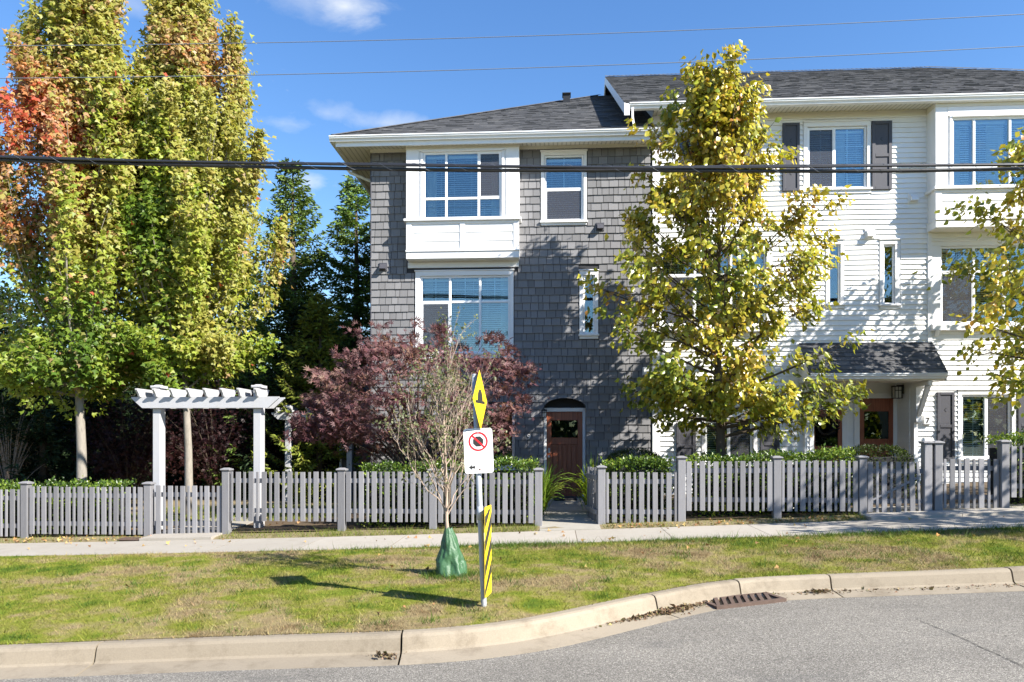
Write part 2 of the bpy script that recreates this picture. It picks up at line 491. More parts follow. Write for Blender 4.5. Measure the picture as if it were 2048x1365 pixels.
def grass_mix(t):
    """lawn colour by place: moss green, straw, thin brown; shared by soil sheet and blades"""
    n1 = noise(t, 0.55, 5, 0.62, coord='Object'); n2 = noise(t, 2.6, 5, 0.65); n3 = noise(t, 9.0, 4, 0.6)
    a = N(t, 'ShaderNodeMath', operation='MULTIPLY_ADD'); a.inputs[1].default_value = 0.45
    t.links.new(n2.outputs[0], a.inputs[0]); 
    a2 = N(t, 'ShaderNodeMath', operation='MULTIPLY_ADD'); a2.inputs[1].default_value = 0.75; a2.inputs[2].default_value = -0.1
    t.links.new(n1.outputs[0], a2.inputs[0]); t.links.new(a2.outputs[0], a.inputs[2])
    r = ramp(t, [(0.32, (0.06, 0.11, 0.012)), (0.41, (0.145, 0.18, 0.02)), (0.46, (0.20, 0.205, 0.035)), (0.51, (0.245, 0.215, 0.075)), (0.56, (0.275, 0.215, 0.11)), (0.66, (0.18, 0.125, 0.06))])
    t.links.new(a.outputs[0], r.inputs[0])
    return mixc(t, 0.5, r.outputs[0], mixc(t, n3.outputs[0], (0.5, 0.5, 0.5), (1.5, 1.5, 1.5)), 'MULTIPLY')
def lawn_mat():
    m, t, b = nodes_of('lawn_turf')
    c = grass_mix(t)
    n = noise(t, 70, 4, 0.7)
    c = mixc(t, 0.7, c, mixc(t, n.outputs[0], (0.3, 0.3, 0.3), (1.5, 1.5, 1.5)), 'MULTIPLY')
    t.links.new(c, b.inputs['Base Color'])
    b.inputs['Roughness'].default_value = 0.95; b.inputs['Specular IOR Level'].default_value = 0.1
    bump(t, b, n.outputs[0], 0.8, 0.02)
    return m
M['lawn'] = lawn_mat()
def blade_mat():
    m, t, b = nodes_of('lawn_blades')
    a = N(t, 'ShaderNodeAttribute', attribute_name='col')
    c = mixc(t, 1.0, grass_mix(t), a.outputs['Color'], 'MULTIPLY')
    t.links.new(c, b.inputs['Base Color'])
    b.inputs['Roughness'].default_value = 0.7; b.inputs['Specular IOR Level'].default_value = 0.2
    tr = N(t, 'ShaderNodeBsdfTranslucent'); t.links.new(c, tr.inputs[0])
    mx = N(t, 'ShaderNodeMixShader'); mx.inputs[0].default_value = 0.3
    t.links.new(b.outputs[0], mx.inputs[1]); t.links.new(tr.outputs[0], mx.inputs[2])
    t.links.new(mx.outputs[0], t.nodes['Material Output'].inputs[0])
    return m
M['blades'] = blade_mat()
M['soil'] = concrete_mat('garden_soil', (0.075, 0.055, 0.036), (0.13, 0.095, 0.06), (0.05, 0.036, 0.024), 0.5, 45)
M['verge'] = concrete_mat('verge_soil', (0.20, 0.16, 0.09), (0.26, 0.21, 0.12), (0.12, 0.09, 0.05), 0.6, 45)
def ground_mat():
    m, t, b = nodes_of('rough_ground')
    n = noise(t, 0.3, 6, 0.65)
    r = ramp(t, [(0.3, (0.05, 0.06, 0.018)), (0.6, (0.09, 0.085, 0.04)), (0.8, (0.11, 0.085, 0.05))])
    t.links.new(n.outputs[0], r.inputs[0]); t.links.new(r.outputs[0], b.inputs['Base Color'])
    b.inputs['Roughness'].default_value = 0.95
    return m
M['ground'] = ground_mat()
def bag_mat():
    m, t, b = nodes_of('woven_green_plastic')
    n = noise(t, 7, 5, 0.6)
    c = mixc(t, n.outputs[0], (0.016, 0.055, 0.022), (0.06, 0.15, 0.065))
    t.links.new(c, b.inputs['Base Color'])
    b.inputs['Roughness'].default_value = 0.5; b.inputs['Specular IOR Level'].default_value = 0.5
    n2 = noise(t, 22, 4, 0.6)
    bump(t, b, n2.outputs[0], 0.5, 0.02)
    return m
M['bag'] = bag_mat()

# ================================================================== GROUND
FRONT, BACK = 11.4, 12.9            # sidewalk near and far edge
kp_px = [(0, 1289), (210, 1281), (500, 1270), (805, 1261), (920, 1253), (1024, 1242), (1124, 1222), (1174, 1211), (1224, 1200),
         (1294, 1186), (1374, 1170), (1464, 1157), (1574, 1151), (1651, 1148), (1824, 1142), (2048, 1133)]
zk = lambda X, Y=0: zs(X) - 0.12
kp = [on_ground(a, b, zk) for a, b in kp_px]
kp = [Vector((-45, kp[0].y - 0.6, 0)), Vector((-20, kp[0].y - 0.35, 0)), Vector((-9, kp[0].y - 0.12, 0))] + kp + [Vector((9, kp[-1].y + 0.25, 0)), Vector((20, kp[-1].y + 0.5, 0)), Vector((45, kp[-1].y + 0.7, 0))]
KX = np.array([p.x for p in kp]); KY = np.array([p.y for p in kp])
xs_d = np.concatenate([np.arange(-45, -14, 1.0), np.arange(-14, 14, 0.14), np.arange(14, 45.1, 1.0)])
ys_d = np.interp(xs_d, KX, KY)
for _ in range(6):                     # soften the corners of the traced line
    ys_d[1:-1] = 0.25 * ys_d[:-2] + 0.5 * ys_d[1:-1] + 0.25 * ys_d[2:]
def ykerb(X): return np.interp(X, xs_d, ys_d)

def fnoise(x, y, s, seed=0.0):
    """cheap smooth noise for bumps of the ground"""
    return (np.sin(x * s + 1.3 * np.sin(y * s * 0.7 + seed)) * np.cos(y * s * 1.1 + 0.9 * np.sin(x * s * 0.6 + 2 * seed))
            + 0.5 * np.sin(2.3 * x * s + 1.7 * y * s + seed)) / 1.5
zs_v = np.vectorize(zs)
def lawn_z(X, Y):
    X = np.asarray(X, float); Y = np.asarray(Y, float)
    yk = ykerb(X); u = np.clip((FRONT - Y) / (FRONT - yk), 0, 1)
    z = zs_v(X) - 0.005 - 0.115 * u + 0.05 * np.sin(np.pi * u) * (0.6 + 0.4 * fnoise(X, Y, 0.5))
    return z + 0.012 * fnoise(X, Y, 3.1, 1.0) * np.sin(np.pi * u)
gx = np.concatenate([np.arange(-45, -13, 1.0), np.arange(-13, 13, 0.1), np.arange(13, 45.1, 1.0)])
nu = 46
GXX = np.repeat(gx[:, None], nu, 1)
U = np.linspace(0, 1, nu)[None, :]
GYY = FRONT + 0.02 - U * (FRONT + 0.02 - ykerb(gx)[:, None] + 0.0)
GZZ = lawn_z(GXX, GYY)
V = np.stack([GXX, GYY, GZZ], -1).reshape(-1, 3)
ii = np.arange((len(gx) - 1) * (nu - 1)); r_, c_ = ii // (nu - 1), ii % (nu - 1)
a0 = r_ * nu + c_
lawn = np_mesh('lawn', V, np.stack([a0, a0 + 1, a0 + nu + 1, a0 + nu], 1), M['lawn'], kind='structure', smooth=True)

# kerb: separate cast lengths with joints
kerb = bpy.data.objects.new('kerb', None); COL.objects.link(kerb); kerb['kind'] = 'structure'; ORG['kerb'] = Vector((0, 0, 0))
seg_x = [-45, -30, -18, -12.6, -8.9] + [on_ground(p, q, zk).x for p, q in ((210, 1281), (805, 1261), (1290, 1186), (1462, 1157), (1650, 1148), (2007, 1135))] + [8.2, 11, 14, 20, 30, 45]
tang = np.gradient(ys_d, xs_d)
prof = [(0.0, -0.30), (0.0, 0.0), (0.10, 0.004), (0.135, -0.006), (0.155, -0.03), (0.185, -0.135), (0.21, -0.152), (0.50, -0.172), (0.50, -0.35)]
for a, b in zip(seg_x[:-1], seg_x[1:]):
    xx = np.unique(np.concatenate([[a + 0.009], xs_d[(xs_d > a + 0.03) & (xs_d < b - 0.03)], [b - 0.009]]))
    vs, fs = [], []
    tilt = random.uniform(-0.005, 0.005)
    for x in xx:
        y = float(np.interp(x, xs_d, ys_d)); g = float(np.interp(x, xs_d, tang)); l = math.hypot(1, g)
        nx, ny = g / l, -1 / l
        for d, h in prof:
            vs.append((x + nx * d, y + ny * d, zk(x) + h + tilt))
    n = len(prof)
    for i in range(len(xx) - 1):
        for k in range(n - 1):
            q = i * n + k
            fs.append((q, q + 1, q + n + 1, q + n))
    fs += [tuple(range(n)), tuple(range((len(xx) - 1) * n + n - 1, (len(xx) - 1) * n - 1, -1))]
    mb = MB(); mb.tone = random.random(); mb.idx(vs, fs)
    mb.build('kerb_stone', M['kerb'], kerb)

# road, falling from its middle to the gutter
gut = [(x - (-1) * 0, y) for x, y in zip(xs_d, ys_d)]
rows = [0, 0.1, 0.35, 0.8, 1.5, 2.5, 4, 6, 9, 14, 20]
vs = []
for x, y, g in zip(xs_d, ys_d, tang):
    l = math.hypot(1, g); X, Y = x + g / l * 0.493, y - 0.493 / l
    for d in rows:
        z = zk(x) - 0.176 + 0.022 * min(d, 4) - 0.018 * max(0, d - 5)
        vs.append((X, Y - d, z + (0.006 * math.sin(X * 1.7 + d) if d else 0)))
n = len(rows)
F = [(i * n + k, i * n + k + 1, (i + 1) * n + k + 1, (i + 1) * n + k) for i in range(len(xs_d) - 1) for k in range(n - 1)]
road = np_mesh('road', vs, F, M['asphalt'], kind='structure', smooth=True)
def zroad(X, Y):
    d = max(0.0, float(ykerb(X)) - 0.49 - Y)
    return zk(X) - 0.176 + 0.022 * min(d, 4)
# crack that runs out of the picture on the right: a flat black strip, the shade of the gap in its colour
ck = [(1828, 1236), (1846, 1246), (1862, 1252), (1890, 1264), (1912, 1273), (1940, 1285), (1968, 1300), (1996, 1311), (2022, 1324), (2060, 1342), (2110, 1366)]
mb = MB(); pr = None
cpts = [on_ground(a, b, zroad) for a, b in ck]
fine = []
for p, q in zip(cpts[:-1], cpts[1:]):
    for k in range(5):
        v = p.lerp(q, k / 5); fine.append(v + Vector((random.uniform(-.006, .006), random.uniform(-.012, .012), 0)))
for i in range(len(fine) - 1):
    p, q = fine[i], fine[i + 1]
    w0 = 0.006 + 0.006 * min(1, i / 25) + random.uniform(-.003, .004)
    o = Vector((0.3, 1, 0)).normalized() * w0
    up = Vector((0, 0, 0.009))
    if pr is None: pr = (p + o + up, p - o + up)
    nx_ = (q + o + up, q - o + up)
    mb.face([pr[0], pr[1], nx_[1], nx_[0]]); pr = nx_
mb.build('road_crack', M['black'], kind='structure')

# sidewalk slabs
walk = bpy.data.objects.new('sidewalk', None); COL.objects.link(walk); walk['kind'] = 'structure'; ORG['sidewalk'] = Vector((0, 0, 0))
def slab(parent, x0, x1, y0, y1, zf, mat, thick=0.14, name='paving_slab', gap=0.005, skew=0.0):
    mb = MB(); mb.tone = random.random()
    b = 0.002
    j = 0.0
    def ring(d, dz):
        return [(x0 + gap + d, y0 + d, zf(x0, y0) + dz + j), (x1 - gap - d, y0 + d, zf(x1, y0) + dz + j), (x1 - gap - d, y1 - d, zf(x1, y1) + dz + j), (x0 + gap + d, y1 - d, zf(x0, y1) + dz + j)]
    lo, mid, hi = ring(0, -thick), ring(0, -0.001), ring(b, 0)
    mb.idx(lo + mid + hi, [(0, 1, 5, 4), (1, 2, 6, 5), (2, 3, 7, 6), (3, 0, 4, 7), (4, 5, 9, 8), (5, 6, 10, 9), (6, 7, 11, 10), (7, 4, 8, 11), (8, 9, 10, 11)])
    return mb.build(name, mat, parent)
for k in range(-16, 16):
    x0 = 0.35 + 1.47 * k
    slab(walk, x0, x0 + 1.47, FRONT, BACK, lambda x, y: zs(x) + 0.01 * (y - FRONT), M['walk'])
    jf = MB(); zj = [zs(x0) + 0.01 * (y - FRONT) for y in (FRONT, BACK)]
    jf.hexa([(x0 - .006, FRONT + .002, zj[0] - .1), (x0 + .006, FRONT + .002, zj[0] - .1), (x0 + .006, BACK - .002, zj[1] - .1), (x0 - .006, BACK - .002, zj[1] - .1),
             (x0 - .006, FRONT + .002, zj[0] - .0025), (x0 + .006, FRONT + .002, zj[0] - .0025), (x0 + .006, BACK - .002, zj[1] - .0025), (x0 - .006, BACK - .002, zj[1] - .0025)])
    jf.build('joint_filler', M['soil'], walk)
# garden soil, rising gently to the houses, and the far ground
gxx = np.concatenate([np.arange(-60, -14, 4.0), np.arange(-14, 14, 0.5), np.arange(14, 61, 4.0)])
gyy = np.array([12.86, 13.1, 13.4, 13.8, 14.3, 15, 16, 17, 18, 20, 24, 30, 40, 70, 140, 320])
GXX, GYY = np.meshgrid(gxx, gyy, indexing='ij')
GZZ = np.vectorize(lambda x, y: zyard(x, y) - (0.05 if y < 13 else 0))(GXX, GYY) + 0.012 * fnoise(GXX, GYY, 2.3)
V = np.stack([GXX, GYY, GZZ], -1).reshape(-1, 3); n = len(gyy)
ii = np.arange((len(gxx) - 1) * (n - 1)); a0 = (ii // (n - 1)) * n + ii % (n - 1)
np_mesh('garden_soil', V, np.stack([a0, a0 + n, a0 + n + 1, a0 + 1], 1), M['verge'], kind='structure', smooth=True)
mb = MB()
mb.face([(-400, -400, -4.5), (400, -400, -4.5), (400, 500, -4.5), (-400, 500, -4.5)])
mb.build('ground', M['ground'], kind='structure')
# far side of the street
mb = MB()
for x in range(-60, 60, 6):
    f = lambda X: zs(X) - 0.25
    mb.face([(x, -60, f(x)), (x + 6, -60, f(x + 6)), (x + 6, -11.0, f(x + 6)), (x, -11.0, f(x))])
mb.build('far_verge', M['ground'], kind='structure')
# beds of bare earth behind the fence, paths and aprons
zbed = lambda x, y: zyard(x, y) + 0.022
mb = MB()
xb_ = [-14.0] + list(np.arange(-13.5, -7.5, 1.0)) + [-7.5, None, -6.1] + list(np.arange(-5.5, -.5, 1.0)) + [-.275, None, .81] + list(np.arange(1.5, 14, 1.0))
for x, x2 in zip(xb_[:-1], xb_[1:]):
    if x is None or x2 is None: continue
    ys = [13.42, 14.4, 15.4, 16.4, 17.39]
    for y0, y1 in zip(ys[:-1], ys[1:]):
        mb.face([(x, y0, zbed(x, y0)), (x2, y0, zbed(x2, y0)), (x2, y1, zbed(x2, y1)), (x, y1, zbed(x, y1))])
mb.build('garden_bed', M['soil'], kind='structure')
dpath = bpy.data.objects.new('garden_path', None); COL.objects.link(dpath); dpath['kind'] = 'structure'; ORG['garden_path'] = Vector((0, 0, 0))
zp = lambda x, y: (zs(x) + 0.01 * (BACK - FRONT)) + (y - BACK) * ((zyard(x, 17.3) + 0.03 - zs(x) - 0.015) / 4.4)
for (x0, x1) in ((-0.27, 0.80),):
    for y0, y1 in ((12.905, 14.35), (14.36, 15.8), (15.81, 17.24)):
        slab(dpath, x0, x1, y0, y1, lambda x, y: zp(x, y) + 0.012, M['apron'])
za = lambda x, y: zs(x) + 0.016 + 0.05 * (y - BACK)
for (x0, x1) in ((-7.45, -6.12),):
    for y0, y1 in ((12.905, 14.2), (14.21, 15.5)):
        slab(dpath, x0, x1, y0, y1, lambda x, y: max(za(x, y), zyard(x, y) + 0.03), M['walk'])
for x0, x1 in ((5.35, 6.85), (6.85, 8.3), (8.3, 9.8), (9.8, 11.3)):
    slab(dpath, x0, x1, 12.905, 14.1, lambda x, y: max(za(x, y), zyard(x, y) + 0.028), M['walk'])

# ================================================================== HOUSES
YW = 17.40
def GX(px, Y=YW): return pt(px, 700, Y).x
def GZ(px, py, Y=YW): return pt(px, py, Y).z
def minus(iv, cuts):
    """interval list minus cut intervals"""
    out = [iv]
    for c0, c1 in cuts:
        nxt = []
        for a, b in out:
            if c1 <= a or c0 >= b: nxt.append((a, b)); continue
            if c0 > a: nxt.append((a, c0))
            if c1 < b: nxt.append((c1, b))
        out = nxt
    return out
def wall_with_holes(mb, x0, x1, z0, z1, y0, y1, holes):
    zc = sorted({z0, z1} | {min(max(h[2], z0), z1) for h in holes} | {min(max(h[3], z0), z1) for h in holes})
    for a, b in zip(zc[:-1], zc[1:]):
        m = (a + b) / 2
        for p, q in minus((x0, x1), [(h[0], h[1]) for h in holes if h[2] < m < h[3]]):
            if q - p > 0.01: mb.box(p, q, y0, y1, a, b)

def glazing(parent, x0, x1, z0, z1, Yf, cols=(), rows=(), fw=0.045, mull=0.055, muntins=(), blind=True, screens=(), rowcols=None, ztop_blind=None, tilt=0.68, glassmat='glass', frame_depth=0.06, curtains=()):
    """vinyl frame with mullions, panes, blinds and insect screens; Yf = front of the frame. muntins: (cell, fx list, fz list)"""
    fr = MB()
    fr.bbox(x0, x0 + fw, Yf, Yf + frame_depth, z0, z1); fr.bbox(x1 - fw, x1, Yf, Yf + frame_depth, z0, z1)
    fr.bbox(x0 + fw, x1 - fw, Yf + 0.001, Yf + frame_depth, z0, z0 + fw); fr.bbox(x0 + fw, x1 - fw, Yf + 0.001, Yf + frame_depth, z1 - fw, z1)
    ex = [x0 + fw - mull / 2] + list(cols) + [x1 - fw + mull / 2]
    ez = [z0 + fw - mull / 2] + list(rows) + [z1 - fw + mull / 2]
    for c in cols: fr.bbox(c - mull / 2, c + mull / 2, Yf + 0.002, Yf + frame_depth - 0.004, z0 + fw, z1 - fw)
    for i in range(len(ex) - 1):
        for r in rows: fr.bbox(ex[i] + mull / 2, ex[i + 1] - mull / 2, Yf + 0.003, Yf + frame_depth - 0.004, r - mull / 2, r + mull / 2)
    fr.build('frame', M['vinyl'], parent)
    k = 0
    for i in range(len(ex) - 1):
        for j in range(len(ez) - 1):
            a, b, c, d = ex[i] + mull / 2, ex[i + 1] - mull / 2, ez[j] + mull / 2, ez[j + 1] - mull / 2
            p = MB(); p.box(a - 0.004, b + 0.004, Yf + 0.028, Yf + 0.034, c - 0.004, d + 0.004)
            p.build('pane', M[glassmat], parent)
            if (i, j) in screens:
                s = MB(); s.face([(a, Yf + 0.014, c), (b, Yf + 0.014, c), (b, Yf + 0.014, d), (a, Yf + 0.014, d)])
                s.build('insect_screen', M['screen'], parent)
                s = MB()
                for q in ((a, a + .016, c, d), (b - .016, b, c, d), (a + .016, b - .016, c, c + .016), (a + .016, b - .016, d - .016, d)):
                    s.box(q[0], q[1], Yf + 0.008, Yf + 0.02, q[2], q[3])
                s.build('screen_frame', M['vinyl'], parent)
            for cell, fx, fz in muntins:
                if cell == (i, j):
                    q = MB()
                    xs_ = [a + (b - a) * f for f in fx]
                    for x in xs_: q.box(x - 0.009, x + 0.009, Yf + 0.036, Yf + 0.044, c, d)
                    for f in fz:
                        z = c + (d - c) * f
                        for u0, u1 in minus((a, b), [(x - 0.009, x + 0.009) for x in xs_]): q.box(u0, u1, Yf + 0.0365, Yf + 0.0435, z - 0.009, z + 0.009)
                    q.build('muntin', M['vinyl'], parent)
    for i, f0, f1 in curtains:                        # pleated curtain hanging behind the blind
        a, b = ex[i] + mull / 2, ex[i + 1] - mull / 2
        q = MB(); n_ = 26; pr_ = None
        for k in range(n_ + 1):
            x = a + (b - a) * (f0 + (f1 - f0) * k / n_); y = Yf + .24 + .022 * math.sin(k * 1.9) + .008 * math.sin(k * 4.1)
            if pr_: q.face([(pr_[0], pr_[1], z0 - .02), (x, y, z0 - .02), (x, y, z1), (pr_[0], pr_[1], z1)])
            pr_ = (x, y)
        q.build('curtain', M['blind'], parent)
    if blind:
        for i in range(len(ex) - 1):
            a, b = ex[i] + mull / 2 + 0.012, ex[i + 1] - mull / 2 - 0.012
            q = MB(); yb = Yf + 0.15
            z = z1 - fw - 0.06
            q.box(a, b, yb - 0.03, yb + 0.03, z, z + 0.055)
            tl = tilt + random.uniform(-.16, .16)
            dy, dz = 0.024 * math.cos(tl), 0.024 * math.sin(tl)
            while z > z0 + fw + 0.06:
                z -= 0.05
                q.face([(a, yb - dy, z - dz), (b, yb - dy, z - dz), (b, yb + dy, z + dz), (a, yb + dy, z + dz)])
            q.box(a, b, yb - 0.025, yb + 0.025, z - 0.05, z - 0.03)
            for f in (0.15, 0.5, 0.85) if b - a > 0.7 else (0.2, 0.8):
                x = a + (b - a) * f
                q.box(x - 0.002, x + 0.002, yb - 0.027, yb - 0.025, z - 0.03, z1 - fw - 0.06)
            o = q.build('blind', M['blind'], parent); o['kind'] = 'stuff'

def casing(root, x0, x1, z0, z1, Y, l, r, t, b, name='window', mat='trim', cap=True, sill=True, thick=0.035):
    """window part: the outer boards round an opening, plus drip cap and sill"""
    mb = MB(); f = Y - 0.022 - thick + 0.02
    if l: mb.bbox(x0 - l, x0, f, Y + 0.06, z0 - (0 if sill else b), z1)
    if r: mb.bbox(x1, x1 + r, f, Y + 0.06, z0 - (0 if sill else b), z1)
    if t: mb.bbox(x0 - l, x1 + r, f - 0.003, Y + 0.06, z1, z1 + t)
    if not sill and b: mb.bbox(x0, x1, f - 0.001, Y + 0.06, z0 - b, z0)
    o = mb.build(name, M[mat], root)
    if cap and t:
        c = MB(); c.bbox(x0 - l - 0.015, x1 + r + 0.015, f - 0.03, Y + 0.05, z1 + t, z1 + t + 0.025); c.build('drip_cap', M[mat], o)
    if sill:
        c = MB(); c.bbox(x0 - l - 0.02, x1 + r + 0.02, f - 0.045, Y + 0.05, z0 - 0.045, z0)
        c.bbox(x0 - l, x1 + r, f - 0.004, Y + 0.04, z0 - b, z0 - 0.045)
        c.build('sill', M[mat], o)
    return o
def opening(px0, px1, py0, py1, Y=YW):
    x0, x1 = GX(px0, Y), GX(px1, Y); m = (px0 + px1) / 2
    return x0, x1, GZ(m, py1, Y), GZ(m, py0, Y)

def roof_rows(parent, xl, xr, ye, ze, slope, yr, seed, t0=0.012):
    """rows of separate shingle tabs on the front slope; xl, xr give the limits at depth y"""
    rnd = random.Random(seed); mb = MB()
    L = (yr - ye) / math.cos(slope); e = 0.142; k = 0
    cs, sn, tn = math.cos(slope), math.sin(slope), math.tan(slope)
    s = 0.0
    while s < L:
        s1 = min(L, s + e + 0.01)
        y0, y1 = ye + s * cs, ye + s1 * cs
        a, b = xl(y0), xr(y0)
        x = a - rnd.uniform(0, 0.3)
        while x < b:
            wd = rnd.choice((0.12, 0.17, 0.22, 0.28, 0.33))
            p, q = max(x, a), min(x + wd, b)
            if q - p > 0.01:
                mb.tone = min(1, max(0, rnd.gauss(0.52, 0.14)))
                th = t0 + rnd.choice((0, 0, 0.006))
                z0, z1 = ze + (y0 - ye) * tn, ze + (y1 - ye) * tn
                p1, q1 = max(p, xl(y1)), min(q, xr(y1))
                if q1 > p1:
                    A, B = (p, y0 - th * sn, z0 + th * cs), (q, y0 - th * sn, z0 + th * cs)
                    mb.face([A, B, (q1, y1, z1 + 0.004), (p1, y1, z1 + 0.004)])
                    mb.face([(p, y0, z0), (q, y0, z0), B, A])
            x += wd
        s += e
    return mb.build('roof_shingles', M['roof'], parent, kind='stuff')

def gutter(root, x0, x1, yf, ztop, mat='gutter', name='gutter', ends=True):
    """K-style gutter: stepped front, open top; yf = front lip"""
    pr = [(0.0, 0.0), (0.0, -0.022), (0.022, -0.03), (0.016, -0.055), (0.05, -0.085), (0.058, -0.12), (0.125, -0.12), (0.125, 0.0), (0.118, 0.0), (0.118, -0.11), (0.065, -0.11), (0.03, -0.06), (0.008, -0.012), (0.008, 0.0)]
    mb = MB(); n = len(pr)
    vs = [(x, yf + a, ztop + b) for x in (x0, x1) for a, b in pr]
    fs = [(k, (k + 1) % n, n + (k + 1) % n, n + k) for k in range(n)] + [tuple(range(n)), tuple(range(2 * n - 1, n - 1, -1))]
    mb.idx(vs, fs)
    return mb.build(name, M[mat], root)

def vent_hood(root, px, py, mat, Y=YW, s=0.2):
    x, z = GX(px), GZ(px, py)
    mb = MB(); y = Y - 0.028
    mb.bbox(x - s / 2, x + s / 2, y - 0.02, y + 0.03, z - s / 2, z + s / 2)
    o = mb.build('wall_vent', mat, root)
    c = MB(); h = s * 0.36
    c.hexa([(x - h, y - 0.13, z - h * 0.9), (x + h, y - 0.13, z - h * 0.9), (x + h, y - 0.02, z - h * 0.9), (x - h, y - 0.02, z - h * 0.9),
            (x - h, y - 0.10, z + h * 0.1), (x + h, y - 0.10, z + h * 0.1), (x + h, y - 0.02, z + h), (x - h, y - 0.02, z + h)])
    c.build('hood', mat, o)
    return o

PITCH = math.radians(30.2); TP = math.tan(PITCH)
YE = 16.79                                     # front lip of the gutters
# ------------------------------------------------------------------ grey corner house
gh = thing('grey_townhouse', (-1.05, 17.4, 0.1), 'grey shingled corner townhouse with white bay window and brown arched entrance door', 'house')
gx0, gx1 = -4.357, 2.244
ZSOF, ZEG = 8.541, 8.655
zb = 0.0
holes = []
bay = (GX(814), GX(1036), GZ(925, 536), ZSOF + .05)
w2 = opening(1089, 1167, 311, 443)
wm = opening(841, 1020, 552, 707)
wn = opening(1166, 1190, 551, 669)
wg = opening(872, 1028, 815, 934)
ap = (GX(1087), GX(1172), zb, GZ(1130, 818))
apz = GZ(1130, 797)
for h in ((bay[0] + .12, bay[1] - .12, GZ(925, 436), GZ(925, 304)), w2, wm, wn, wg, ap): holes.append(h)
mb = MB()
wall_with_holes(mb, gx0 + .02, gx1, zb - 0.6, ZSOF + 0.35, YW, YW + 0.14, [h for h in holes if h is not ap] + [(ap[0], ap[1], zb - 1, apz)])
mb.box(gx0 + 0.02, gx0 + 0.14, YW + 0.14, 29.5, zb - 0.6, ZSOF + .2); mb.box(gx1 - 0.12, gx1, YW + 0.14, 29.5, zb - 0.6, ZSOF + .2)
mb.box(gx0 + .02, gx1, 29.5, 29.6, zb - 0.6, ZSOF + .2)
wall = mb.build('wall', M['sheath'], gh)
# round head over the entrance: wall filled in above the arc
mb = MB(); na = 14; xc, hw = (ap[0] + ap[1]) / 2, (ap[1] - ap[0]) / 2
arcz = lambda x: ap[3] + (apz - ap[3]) * math.sqrt(max(0, 1 - ((x - xc) / hw) ** 2))
for i in range(na):
    xa, xb = ap[0] + 2 * hw * i / na, ap[0] + 2 * hw * (i + 1) / na
    za_, zb_ = arcz(xa), arcz(xb)
    mb.hexa([(xa, YW, za_), (xb, YW, zb_), (xb, YW + 0.14, zb_), (xa, YW + 0.14, za_), (xa, YW, apz + .001), (xb, YW, apz + .001), (xb, YW + .14, apz + .001), (xa, YW + .14, apz + .001)])
mb.build('arch', M['sheath'], gh)
mb = MB(); mb.box(gx0 + .2, gx1 - .2, YW + 1.3, YW + 1.4, zb, ZSOF); mb.build('backing_wall', M['dark'], gh)  # dark wall added behind the windows against light leaks and see-through
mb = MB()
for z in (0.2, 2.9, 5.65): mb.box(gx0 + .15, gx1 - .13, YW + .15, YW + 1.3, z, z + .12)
mb.build('backing_floor', M['dark'], gh)  # dark slabs added at each storey, also against light leaks
# shingles: every course cut round the openings
cut = [(bay[0], bay[1], GZ(925, 537), 20), (w2[0] - .10, w2[1] + .09, w2[2] - .12, w2[3] + .10), (wm[0] - .14, wm[1] + .10, wm[2] - .15, wm[3] + .14),
       (wn[0] - .1, wn[1] + .09, wn[2] - .13, wn[3] + .14), (wg[0] - .1, wg[1] + .02, wg[2] - .2, wg[3] + .06)]
pieces = []; arc_pieces = []
EXP = 0.1785
z = zb - 0.13
row = 0
while z < GZ(800, 305):
    zt = z + EXP
    iv = minus((gx0, gx1 - 0.02), [(c[0], c[1]) for c in cut if c[2] < z + EXP * .75 and c[3] > z + EXP * .25])
    if z + EXP + .02 <= ap[3]:
        iv = [s for v in iv for s in minus(v, [(xc - hw, xc + hw)])]
    for a, b in iv:
        x = a
        first = random.uniform(0.07, 0.25)
        while x < b - 0.004:
            wd = first if x == a else random.choice((0.105, 0.15, 0.165, 0.19, 0.215, 0.235))
            e = min(b, x + wd)
            if b - e < 0.05: e = b
            za__, tn_ = z + random.uniform(-0.004, 0.004), random.random()
            if za__ < apz and e > xc - hw and x < xc + hw and zt + .02 > ap[3]:
                # cut along the round head of the entrance
                m_ = max(2, int((e - x) / .025))
                for k_ in range(m_):
                    u0, u1 = x + .0035 + (e - x - .007) * k_ / m_, x + .0035 + (e - x - .007) * (k_ + 1) / m_
                    um = (u0 + u1) / 2
                    lo_ = max(za__, arcz(um) + .004) if abs(um - xc) < hw else za__
                    if lo_ < zt: arc_pieces.append((u0, u1, lo_, zt + .02, tn_))
            else:
                pieces.append((x + 0.0055, e - 0.0055, za__, min(zt + 0.02, ZSOF), tn_))
            x = e
    z = zt; row += 1
def shingle_geo(mb, p):
    x0, x1, z0, z1, t = p
    mb.tone = t
    b = 0.032 + 0.006 * (t - .5)
    mb.hexa([(x0, YW - b, z0), (x1, YW - b, z0), (x1, YW - 0.001, z0), (x0, YW - 0.001, z0), (x0, YW - 0.007, z1), (x1, YW - 0.007, z1), (x1, YW - 0.001, z1), (x0, YW - 0.001, z1)])
vis = sorted((p for p in pieces if p[2] > 1.2), key=lambda p: -(p[1] - p[0]) - (0.06 if (p[2] > 3.2) else 0))
top300 = set(id(p) for p in vis[:300])
rest = MB()
for p in pieces:
    if id(p) in top300:
        s = MB(); shingle_geo(s, p); s.build('shingle', M['shingle'], gh)
    else: shingle_geo(rest, p)
for p in arc_pieces: shingle_geo(rest, p)
rest.build('shingle_cladding', M['shingle'], gh, kind='stuff')
